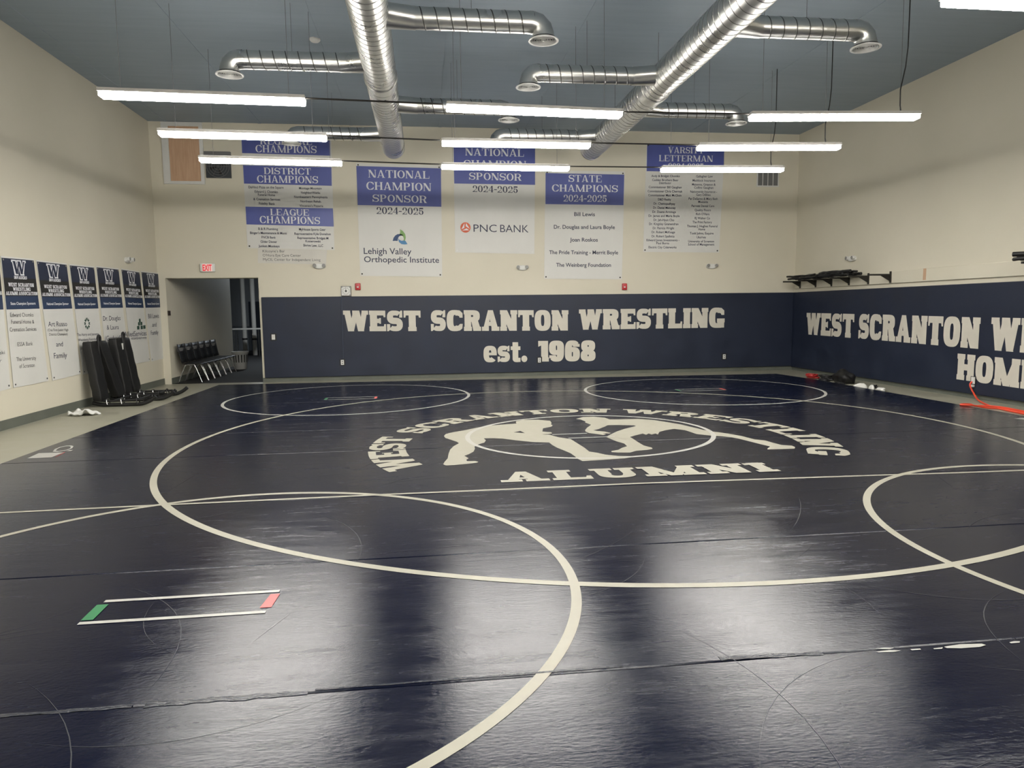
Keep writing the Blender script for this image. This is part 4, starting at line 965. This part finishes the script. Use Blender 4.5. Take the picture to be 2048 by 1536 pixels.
# exit sign
a0, z1 = (-5.023,2.753); a1, z0 = (-4.695,2.559)
t = thing('exit_sign', PB((a0+a1)/2, z0, 0.03), 'white EXIT sign with red letters above the doorway', 'sign')
MB().rbox(a0, a1, D-0.06, D, z0, z1, 0.02, 3).build('case', WHITEP, t, smooth=40)
wbox(MB(), PB, a0+0.055, a1-0.055, z0+0.012, z1-0.012, 0.058, 0.062).build('face', glow('exit_face', (0.85, 0.60, 0.56), 0.25), t)
m = MB(); put_sans(m, PB, 0.064, 'EXIT', (a0+0.065, z0+0.028), (a1-0.065, z0+0.028), z1-z0-0.055, 0.03); m.build('lettering', EXITRED, t)
# wall clock
t = thing('wall_clock', PB(-1.785, 1.995, 0.03), 'square white clock with black ticks on top of the navy padding', 'clock')
MB().rbox(-1.90, -1.67, D-0.05, D-0.001, 1.985, 2.215, 0.01).build('case', DARKMETAL, t)
wbox(MB(), PB, -1.89, -1.68, 1.995, 2.205, 0.05, 0.053).build('dial', WHITEP, t)
m = MB()
for k in range(12):
    a = PI*k/6; m.poly([PB(-1.785+r_*math.cos(a)-w_*math.sin(a), 2.10+r_*math.sin(a)+w_*math.cos(a), 0.055) for r_, w_ in ((0.068, -0.005), (0.09, -0.005), (0.09, 0.005), (0.068, 0.005))])
for sx, sz in ((-1, 1), (1, 1), (1, -1)): wbox(m, PB, -1.785+sx*0.088-0.010, -1.785+sx*0.088+0.010, 2.10+sz*0.088-0.010, 2.10+sz*0.088+0.010, 0.053, 0.056)
m.build('tick_marks', BLACK, t)
m = MB(); m.lathe([(0.022, -0.058), (0.022, -0.062)], (-1.785, D, 2.10), 'y', 16); m.poly([PB(-1.791, 2.10, 0.060), PB(-1.779, 2.10, 0.060), PB(-1.783, 2.178, 0.060), PB(-1.787, 2.178, 0.060)]); m.build('hands', BLACK, t)
# conduit down the padding
tag(MB().tube([(-1.895, D-0.066, 1.975), (-1.90, D-0.066, 0.53)], 0.011, 8).build('cable_conduit', mat('navy_conduit', (0.045, 0.055, 0.085), 0.35, var=0.05)), 'thin navy conduit running down the padding under the clock', 'conduit')
# fire alarms
for i, (px, lab) in enumerate(((-1.51,2.201), 'red fire alarm beside the square clock'), ) if False else enumerate((((-1.51,2.201), 'red fire alarm beside the square clock'), ((4.931,2.153), 'red fire alarm under the STATE CHAMPIONS banner'))):
    t = thing('fire_alarm', PB(px[0], px[1]-0.08, 0.02), lab, 'alarm', 'red fire alarms on the back wall')
    MB().rbox(px[0]-0.062, px[0]+0.062, D-0.05, D-0.001, px[1]-0.08, px[1]+0.08, 0.015, 3).build('case', ALARM, t, smooth=40)
    MB().rbox(px[0]-0.022, px[0]+0.022, D-0.06, D-0.048, px[1]-0.025, px[1]+0.005, 0.005).build('strobe_lens', WHITEP, t)
# switch and outlets
for c_, lab, w, h, off, soc in (((-3.474,1.053), 'white wall switch plate at the left end of the padding', 0.075, 0.12, 0.055, False), ((-1.925,0.43), 'white outlet at the foot of the navy conduit', 0.07, 0.115, 0.055, True),
                      ((2.788,0.387), 'white outlet cut into the numeral 1 of 1968', 0.07, 0.115, 0.059, True), ((7.526,0.379), 'white outlet toward the right end of the padding', 0.07, 0.115, 0.055, True)):
    t = thing('wall_outlet' if soc else 'light_switch', PB(c_[0], c_[1]-h/2, off), lab, 'outlet' if soc else 'switch', 'white electrical plates in the back padding')
    wbox(MB(), PB, c_[0]-w*0.95, c_[0]+w*0.95, c_[1]-h*0.72, c_[1]+h*0.72, off-0.001, off+0.005).build('surround', BLACK, t)
    wbox(MB(), PB, c_[0]-w/2, c_[0]+w/2, c_[1]-h/2, c_[1]+h/2, off+0.005, off+0.012).build('plate', WHITEP, t)
    m = MB()
    if soc:
        for dz in (-0.025, 0.025): wbox(m, PB, c_[0]-0.014, c_[0]+0.014, c_[1]+dz-0.013, c_[1]+dz+0.013, off+0.012, off+0.0135)
    else: wbox(m, PB, c_[0]-0.012, c_[0]+0.012, c_[1]-0.025, c_[1]+0.025, off+0.012, off+0.018)
    m.build('socket' if soc else 'toggle', VENTGREY if soc else PAPER, t)
# emergency lights
def emergency(plane, c, lab, s=1.0):
    t = thing('emergency_light', plane(c[0], c[1]-0.07, 0.04), lab, 'emergency light', 'twin-head emergency lights')
    m = MB(); n = 24
    ring = [(0.135*se(math.cos(2*PI*i/n), 2.6), 0.062*se(math.sin(2*PI*i/n), 2.2)) for i in range(n)]
    lay = [(1.0, 0.0), (1.0, 0.035), (0.86, 0.06), (0.5, 0.068)]
    V = [plane(c[0]+x*k, c[1]-0.004+y*k, o) for k, o in lay for x, y in ring]
    m.add(V, [(i*n+j, i*n+(j+1) % n, (i+1)*n+(j+1) % n, (i+1)*n+j) for i in range(3) for j in range(n)]+[tuple(3*n+j for j in range(n))]); m.build('body', WHITEP, t, smooth=50)
    for sx in (-1, 1):
        cx = c[0]+sx*0.105
        m = MB(); V = [plane(cx+r_*math.cos(2*PI*i/16), c[1]+0.012+r_*math.sin(2*PI*i/16), o) for r_, o in ((0.038, 0.05), (0.045, 0.085), (0.040, 0.105)) for i in range(16)]
        m.add(V, [(i*16+j, i*16+(j+1) % 16, (i+1)*16+(j+1) % 16, (i+1)*16+j) for i in range(2) for j in range(16)]); h_ = m.build('lamp_head', GRILLE, t, smooth=50)
        m = MB(); m.poly([plane(cx+0.038*math.cos(2*PI*i/16), c[1]+0.012+0.038*math.sin(2*PI*i/16), 0.102) for i in range(16)]); m.build('lens', LENS, h_)
    return t
emergency(PB, (-2.368,2.681), 'white twin emergency light under the three-heading banner')
emergency(PB, (2.39,2.627), 'white twin emergency light under the orange-emblem banner')
emergency(PB, (7.158,2.644), 'white twin emergency light under the VARSITY LETTERMAN banner')
emergency(PL, (15.295,2.719), 'white twin emergency light on the left wall above the banners')
emergency(PR, (14.514,2.654), 'white twin emergency light on the right wall above the wood ledger')
# card reader on the jamb
tag(MB().rbox(DX0, DX0+0.02, 16.90+0.02, 17.07, 1.58, 1.69, 0.006).build('card_reader', mat('brown_plastic', (0.035, 0.022, 0.014), 0.5, var=0.1)), 'small dark brown square plate on the doorway jamb', 'card reader')

# ------------------------------------------------------------------ right wall ledger, brackets and gear
lg = thing('wall_ledger', PR(11.5, 2.06, 0.01), 'long cream painted board along the right wall above the padding', 'board')
MB().rbox(XR-0.042, XR-0.001, 3.0, 16.85, 2.06, 2.30, 0.006).build('plank', WALL, lg)
wbox(MB(), PR, 12.16, 12.24, 2.085, 2.30, 0.042, 0.044).build('bare_wood_patch', PLY, lg)
bracket_y = (16.58, 15.88, 15.22, 14.55, 13.87, 13.16)
def bracket(y, lab, proto=None, end=False):
    if proto is None:
        b = thing('shelf_bracket', (XR-0.045, 0, 2.07), lab, 'bracket', 'dark steel brackets on the ledger')
        MB().rbox(XR-0.062, XR-0.043, -0.025, 0.025, 2.07, 2.30, 0.004).build('upright', DARKMETAL, b)
        MB().rbox(XR-0.50, XR-0.06, -0.022, 0.022, 2.215, 2.25, 0.004).build('arm', DARKMETAL, b)
        m = MB(); V = [(XR-x, y_, z_) for y_ in (-0.006, 0.006) for x, z_ in ((0.06, 2.10), (0.06, 2.216), (0.27, 2.216))]
        m.add(V, [(0, 1, 2), (3, 5, 4), (0, 3, 4, 1), (1, 4, 5, 2), (2, 5, 3, 0)]); m.build('gusset', DARKMETAL, b)
    else:
        b = copy_tree(proto); b['label'] = lab
    b.location = (XR-0.045, y, 2.07); return b
labs = ['dark wall bracket closest to the back wall, under the black straps', 'dark wall bracket, second from the back wall', 'dark wall bracket, third from the back wall', 'dark wall bracket, fourth from the back wall', 'dark wall bracket, fifth from the back wall, at the end of the straps', 'bare dark wall bracket, sixth from the back wall, holding nothing']
pb = None
for y, l in zip(bracket_y, labs):
    o = bracket(y, l, pb); pb = pb or o
for y, l in ((9.55, 'dark wall bracket at the right picture edge'), (8.9, 'dark wall bracket just past the right picture edge')): bracket(y, l, pb)
def bundle(y0, y1, label, seed, x_in=0.10, x_out=0.46, n=9, poke=0.25):
    r = random.Random(seed); m = MB()
    for k in range(n):
        x = XR-r.uniform(x_in, x_out); L_ = []
        a, b = y0-r.uniform(-0.25, poke), y1+r.uniform(-0.25, poke*0.6)
        rad = r.uniform(0.018, 0.036)
        for i in range(12):
            s_ = i/11; L_.append((x+0.05*math.sin(5*s_+k)-0.08*r.random(), a+(b-a)*s_, 2.25+rad+0.006+0.030*(k % 3)+0.014*abs(math.sin(9*s_+k*1.7))))
        m.tube(L_, rad, 8)
    return tag(m.build('strap_bundle', BLACK, smooth=60, org=(XR-0.3, (y0+y1)/2, 2.25)), label, 'straps', 'black strap bundles on the brackets')
bundle(15.15, 16.45, 'black strap bundle on brackets closest to the back wall', 1, poke=0.1)
bundle(13.95, 15.10, 'black strap bundle on the fourth and fifth brackets', 2, poke=0.08)
bundle(8.6, 9.75, 'black strap bundle at the right picture edge above the ledger', 3)
# outlet and orange cord on the right wall
t = thing('wall_outlet', PR(10.86, 0.27, 0.056), 'white outlet under the H of HOME with an orange plug', 'outlet')
wbox(MB(), PR, 10.80, 10.92, 0.255, 0.39, 0.055, 0.062).build('surround', BLACK, t)
wbox(MB(), PR, 10.82, 10.90, 0.265, 0.38, 0.062, 0.07).build('plate', WHITEP, t)
wbox(MB(), PR, 10.83, 10.89, 0.21, 0.25, 0.058, 0.10).build('plug', GRILLE, t)
def smoothc(pts, n=8):
    P_ = [Vector(p) for p in pts]; out = []
    for i in range(len(P_)-1):
        a, b, c, d = P_[max(i-1, 0)], P_[i], P_[i+1], P_[min(i+2, len(P_)-1)]
        for j in range(n):
            s_ = j/n; out.append(0.5*((2*b)+(c-a)*s_+(2*a-5*b+4*c-d)*s_*s_+(3*b-a-3*c+d)*s_**3))
    return out+[P_[-1]]
zc = 0.017
ce = MB()
ce.tube(smoothc([(XR-0.075, 10.87, 0.30), (XR-0.11, 10.87, 0.24), (XR-0.10, 10.80, 0.12), (XR-0.22, 10.55, 0.03), (XR-0.45, 10.12, zc), (8.80, 9.75, zc), (8.70, 9.2, zc), (8.66, 8.6, zc), (8.75, 7.8, zc)]), 0.014, 8)
ce.tube(smoothc([(8.86, 9.95, zc), (8.66, 9.98, zc), (8.50, 9.92, zc+.04), (8.34, 9.90, MZ+zc), (8.28, 9.84, MZ+zc), (8.36, 9.76, MZ+zc), (8.50, 9.78, zc+.03), (8.66, 9.76, zc), (8.80, 9.60, zc), (8.74, 9.0, zc), (8.78, 8.2, zc)]), 0.014, 8)
ce.tube(smoothc([(8.52, 9.86, zc+.02), (8.64, 9.84, zc+.02), (8.80, 9.70, zc+.02), (8.78, 9.3, zc+.02), (8.68, 8.8, zc+.02)]), 0.014, 8)
tag(ce.build('extension_cord', CORD, smooth=60), 'orange extension cord looped on the floor below HOME', 'cord')

# gear on the floor by the right pad
def lump(name, c, r, k, seed, label, cat, amp=0.25, fl=True):
    b = bmesh.new(); bmesh.ops.create_icosphere(b, subdivisions=3, radius=1); rr = random.Random(seed); ph = [rr.uniform(0, 6) for _ in range(6)]
    for v in b.verts:
        d = 1+amp*(math.sin(3*v.co.x+ph[0])*math.sin(3.5*v.co.y+ph[1])+0.6*math.sin(6*v.co.z+ph[2]+4*v.co.x)+0.4*math.sin(9*v.co.y+ph[3]))*0.6
        v.co = Vector((v.co.x*r[0]*d, v.co.y*r[1]*d, max(v.co.z*d, -0.55)*r[2]+0.55*r[2]))
    b.verts.index_update()
    m = MB().add([Vector(c)+v.co for v in b.verts], [[v.index for v in f_.verts] for f_ in b.faces]); b.free()
    return m.build(name, k, None, smooth=60, org=c)
def coil(name, c, R_, k, n, seed, label, cat, rad=0.012, flat=0.03):
    r = random.Random(seed); P_ = []
    for i in range(n*16):
        a = 2*PI*i/16; q_ = R_*(0.7+0.3*math.sin(i*0.37+seed))
        P_.append((c[0]+q_*math.cos(a)+0.03*math.sin(i*0.21), c[1]+q_*1.3*math.sin(a)+0.04*math.cos(i*0.17), c[2]+rad+flat*i/(n*16)+0.008*abs(math.sin(i*0.9))))
    return tag(MB().tube(P_, rad, 6).build(name, k, None, smooth=60, org=c), label, cat)
coil('jump_rope', (8.62, 14.62, 0.0), 0.14, REDPLAST, 5, 1, 'heap of red rope with white beads beside the right-wall padding', 'rope', 0.014, 0.09)
coil('jump_rope', (8.72, 14.25, 0.0), 0.15, BLACK, 6, 2, 'dark tangled rope heap just behind the red rope', 'rope', 0.016, 0.09)
o = lump('duffel_bag', (8.78, 13.72, 0.0), (0.16, 0.30, 0.17), BLACKVINYL, 4, '', ''); tag(o, 'crumpled black bag on the floor against the right-wall padding', 'bag')
o = lump('headgear', (8.50, 13.98, 0.0), (0.10, 0.14, 0.055), BLACK, 5, '', ''); tag(o, 'small black headgear lying in front of the crumpled bag', 'headgear')
coil('strap', (8.55, 13.45, 0.0), 0.10, BLACK, 3, 6, 'flat black strap on the floor past the crumpled bag', 'strap', 0.012, 0.02)
def shoe(c, rz, label, k):
    t = thing('shoe', c, label, 'shoe', 'white shoes by the right wall')
    def outline(s_, z): 
        out = []
        for i in range(20):
            a = 2*PI*i/20; x = 0.13*math.cos(a); w = 0.042 if x < 0 else 0.050
            y = w*math.sin(a)
            out.append((c[0]+(x*math.cos(rz)-y*math.sin(rz))*s_, c[1]+(x*math.sin(rz)+y*math.cos(rz))*s_, c[2]+z))
        return out
    lay = [outline(1.0, 0.0), outline(1.04, 0.012), outline(1.0, 0.025)]
    V = sum(lay, []); MB().add(V, [(i*20+j, i*20+(j+1) % 20, (i+1)*20+(j+1) % 20, (i+1)*20+j) for i in range(2) for j in range(20)]+[tuple(range(19, -1, -1)), tuple(40+j for j in range(20))]).build('sole', WHITEP, t, smooth=40)
    lay = []
    for s_, z in ((0.97, 0.025), (0.93, 0.05), (0.72, 0.075), (0.42, 0.095), (0.36, 0.10)):
        ol = outline(s_, z); dx = -0.05*(1-s_)
        lay.append([(p[0]+dx*math.cos(rz), p[1]+dx*math.sin(rz), p[2]) for p in ol])
    V = sum(lay, []); MB().add(V, [(i*20+j, i*20+(j+1) % 20, (i+1)*20+(j+1) % 20, (i+1)*20+j) for i in range(4) for j in range(20)]+[tuple(80+j for j in range(20))]).build('upper', k, t, smooth=40)
shoe((8.50, 12.74, 0.0), 2.4, 'white shoe lying farther back beside the mat edge', COTTON)
shoe((8.55, 12.44, 0.0), 1.2, 'white shoe nearer the camera beside the mat edge', COTTON)
coil('strap', (8.72, 12.62, 0.0), 0.045, BLACK, 3, 9, 'small black strap between the two white shoes', 'strap', 0.014, 0.05)
tag(lump('crumpled_cloth', (8.60, 12.22, 0.0), (0.07, 0.11, 0.045), COTTON, 12, '', '', 0.4), 'small crumpled white cloth in front of the white shoes', 'cloth')

# ------------------------------------------------------------------ padded push sleds by the left wall
def sled(y0, label, spread, ht):
    t = thing('padded_sled', (XL+0.25, y0+0.4, 0), label, 'training sled', 'black padded sleds by the left wall')
    xw = XL+0.05
    for k in range(2):
        yb = y0+(0.0 if k == 0 else 0.40+spread); yt = y0+(0.0 if k == 0 else 0.34); b = bmesh.new()
        bmesh.ops.create_cube(b, size=1); bmesh.ops.bevel(b, geom=list(b.edges), offset=0.10, segments=3, profile=0.5, affect='EDGES')
        bmesh.ops.subdivide_edges(b, edges=[e for e in b.edges if abs(e.verts[0].co.z-e.verts[1].co.z) > 0.5], cuts=8)
        for v in b.verts:
            h = v.co.z+0.5; yy = yb+(yt-yb)*h
            wr = 0.004*math.sin(22*h+k*2+5*v.co.y)*(1 if h < 0.6 else 0.4)
            v.co = Vector((xw+0.03+0.20*(1-h)*0.6+(v.co.x+0.5)*0.15+wr, yy+(v.co.y+0.5)*(0.33-0.03*h)+wr, 0.10+h*(ht-0.10)))
        b.verts.index_update(); MB().add([v.co[:] for v in b.verts], [[v.index for v in f_.verts] for f_ in b.faces]).build('upright_pad', BLACKVINYL, t, smooth=50); b.free()
    yc = y0+0.36
    MB().tube(smoothc([(xw+0.19, yc-0.09, ht-0.55), (xw+0.19, yc-0.09, ht-0.05), (xw+0.18, yc-0.07, ht+0.06), (xw+0.17, yc, ht+0.10), (xw+0.16, yc+0.07, ht+0.06), (xw+0.15, yc+0.08, ht-0.06)], 6), 0.020, 8).build('loop_handle', BLACK, t, smooth=60)
    if spread < 0.1: wbox(MB(), lambda a, z, o: (xw+0.185+o, a, z), y0+0.20, y0+0.25, ht-0.28, ht-0.10, 0.0, 0.02).build('white_tag', WHITEP, t)
    for k in range(2):
        ys = y0+0.10+(0.42+spread)*k; ln = 1.05 if k == 0 else 1.12
        p = smoothc([(xw+0.10, ys, 0.07), (xw+0.30, ys, 0.035), (xw+0.70, ys, 0.03), (xw+ln-0.15, ys, 0.035), (xw+ln, ys+0.02, 0.085), (xw+ln+0.10, ys+0.03, 0.16)], 6)
        MB().tube(p, 0.034, 8).build('skid', BLACKVINYL, t, smooth=60)
        MB().tube([(xw+0.28, ys, 0.10), (xw+0.95, ys, 0.11)], 0.020, 8).build('rail', BLACK, t, smooth=60)
        for xx in (0.36, 0.60, 0.86):
            MB().tube(smoothc([(xw+xx, ys-0.05, 0.045), (xw+xx-0.02, ys-0.03, 0.13), (xw+xx-0.02, ys+0.05, 0.13), (xw+xx, ys+0.07, 0.045)], 4), 0.010, 6).build('clamp', STEEL if xx < 0.7 else BLACK, t, smooth=60)
    for xx in (0.42, 0.80):
        MB().tube([(xw+xx, y0+0.08, 0.10), (xw+xx, y0+0.56+spread, 0.10)], 0.016, 8).build('crossbar', BLACK, t, smooth=60)
    return t
sled(12.93, 'black padded sled nearer the camera, its two upright pads splayed apart', 0.30, 1.15)
sled(13.95, 'black padded sled nearer the doorway, with a white tag on its pad', 0.02, 1.17)
# towel
tw = bmesh.new(); bmesh.ops.create_grid(tw, x_segments=36, y_segments=24, size=0.5)
for v in tw.verts:
    x, y = v.co.x, v.co.y
    z = 0.02+0.028*(math.sin(9*x+3*y)+math.sin(11*y-4*x+1)+0.6*math.sin(19*x+7*y))*(1-1.2*(x*x+y*y))
    z += 0.055*math.exp(-((x+0.1+0.6*y)**2)/0.01)
    v.co = Vector((-5.50+0.50*x*(1-0.5*abs(y)), 12.03+0.36*y*(1-0.55*abs(x)), max(z, 0.004)))
tw.verts.index_update()
o = MB().add([v.co[:] for v in tw.verts], [[v.index for v in f_.verts] for f_ in tw.faces]).build('towel', COTTON, None, smooth=60); tw.free()
sm = o.modifiers.new('thick', 'SOLIDIFY'); sm.thickness = 0.012; sm.offset = 1
tag(o, 'crumpled white towel on the grey floor by the left wall', 'towel')

# ------------------------------------------------------------------ things in the side room, and its added lamp
def chair(label, proto=None, y=17.32, x=-5.45):
    if proto is None:
        t = thing('stacking_chair', (x, y, 0), label, 'chair', 'black stacking chairs in the side room')
        def shell(pts, w, th, name):
            A = []
            for (px, pz) in pts:
                for j in range(7):
                    s_ = j/6-0.5; A.append((x+px+0.03*(4*s_*s_), y+s_*w, pz+0.018*(4*s_*s_)))
            n = len(pts); F_ = [(i*7+j, i*7+j+1, (i+1)*7+j+1, (i+1)*7+j) for i in range(n-1) for j in range(6)]
            o_ = MB().add(A, F_).build(name, BLACK, t, smooth=60); s2 = o_.modifiers.new('thick', 'SOLIDIFY'); s2.thickness = th; s2.offset = 0
        shell([(-0.20, 0.44), (-0.10, 0.43), (0.05, 0.435), (0.18, 0.445), (0.25, 0.425)], 0.44, 0.014, 'seat')
        shell([(-0.19, 0.46), (-0.215, 0.55), (-0.235, 0.66), (-0.26, 0.80), (-0.275, 0.895)], 0.45, 0.014, 'backrest')
        m = MB()
        for j in range(6):
            yy = y-0.17+j*0.068; m.box(x-0.262, x-0.228, yy-0.008, yy+0.008, 0.74, 0.82)
        m.build('back_slots', VENTGREY, t)
        for sy in (-0.21, 0.21):
            MB().tube(smoothc([(x-0.26, y+sy*1.1, 0.012), (x-0.11, y+sy, 0.38), (x-0.06, y+sy, 0.425), (x+0.08, y+sy, 0.425), (x+0.13, y+sy, 0.38), (x+0.27, y+sy*1.1, 0.012)], 5), 0.0125, 8).build('side_frame', STEEL, t, smooth=60)
        MB().tube([(x+0.0, y-0.2, 0.415), (x+0.0, y+0.2, 0.415)], 0.010, 8).build('stretcher', STEEL, t)
        return t
    c = copy_tree(proto); c.location = (x, y, 0); c['label'] = label; return c
names = ['first black chair just inside the doorway, its steel legs lit', 'second black chair from the doorway', 'third black chair from the doorway', 'fourth black chair from the doorway', 'fifth black chair from the doorway', 'farthest black chair along the side-room wall']
ch = chair(names[0])
for i in range(1, 6): chair(names[i], ch, 17.32+0.51*i)
t = thing('added_room_lamp', (-5.0, 25.0, 3.2), 'added unseen lamp that brightens the side room', 'light')  # lamp hidden from the camera, added to lift the dark room
MB().lathe([(0.30, 3.12), (0.34, 3.2)], (-5.0, 25.0, 0), 'z', 24).build('glow_disc', glow('added_lamp_glow', (0.85, 0.93, 1.0), 60.0), t)
# basket past the chairs
b_ = thing('laundry_basket', (-5.30, 21.1, 0), 'white slotted basket standing past the row of chairs', 'basket')
m = MB(); n = 24
prof = [(0.17, 0.0), (0.19, 0.2), (0.215, 0.44), (0.24, 0.48), (0.24, 0.51), (0.21, 0.50), (0.19, 0.44), (0.16, 0.02)]
m.lathe(prof, (-5.30, 21.1, 0), 'z', n); m.build('tub', mat('basket_white', (0.5, 0.5, 0.48), 0.5, var=0.05), b_, smooth=50)
for k in range(16):
    a = 2*PI*k/16; m = MB(); 
    V = [(-5.30+rr*math.cos(a+d), 21.1+rr*math.sin(a+d), z_) for rr, z_ in ((0.196, 0.2), (0.216, 0.42)) for d in (-0.07, 0.07)]
    m.add(V, [(0, 1, 3, 2)]); m.build('slot', BLACK, b_)
# high table, pipes, cabinet, door at the back
t = thing('high_table', (-6.45, 27.2, 0), 'narrow pale high table at the back of the dark room', 'table')
MB().rbox(-7.05, -5.98, 26.9, 27.5, 1.0, 1.05, 0.01).build('tabletop', PAPER, t)
for lx in (-6.95, -6.08):
    for ly in (26.97, 27.43): MB().tube([(lx, ly, 0), (lx, ly, 1.0)], 0.02, 8).build('leg', STEEL, t)
for x, y, l in ((-6.88, 28.2, 'vertical white pipe beside the high table'), (-6.45, 27.9, 'second vertical white pipe right of the first')):
    p_ = thing('standpipe', (x, y, 0), l, 'pipe', 'vertical pipes in the dark room')
    MB().tube([(x, y, 0), (x, y, 3.2)], 0.085, 16).build('pipe', DARKROOM if False else PAPER, p_, smooth=60)
    MB().lathe([(0.09, -0.03), (0.10, -0.03), (0.10, 0.03), (0.09, 0.03)], (x, y, 0.62), 'z', 16).build('pipe_band', BLACK, p_, smooth=40)
t = thing('storage_cabinet', (-8.35, 31.2, 0), 'low grey cabinet against the far wall of the dark room', 'cabinet')
MB().rbox(-9.3, -7.4, 30.9, 31.45, 0.0, 1.05, 0.01).build('body', DARKROOM, t)
for k in range(2): MB().rbox(-9.25+0.95*k, -8.38+0.95*k, 30.88, 30.91, 0.05, 1.0, 0.006).build('door', DIMWALL, t)
struct(MB().box(-7.45, -6.55, 31.44, 31.5, 0, 2.1).build('door_1', mat('dark_blue_door', (0.04, 0.05, 0.07), 0.5, var=0.05)))
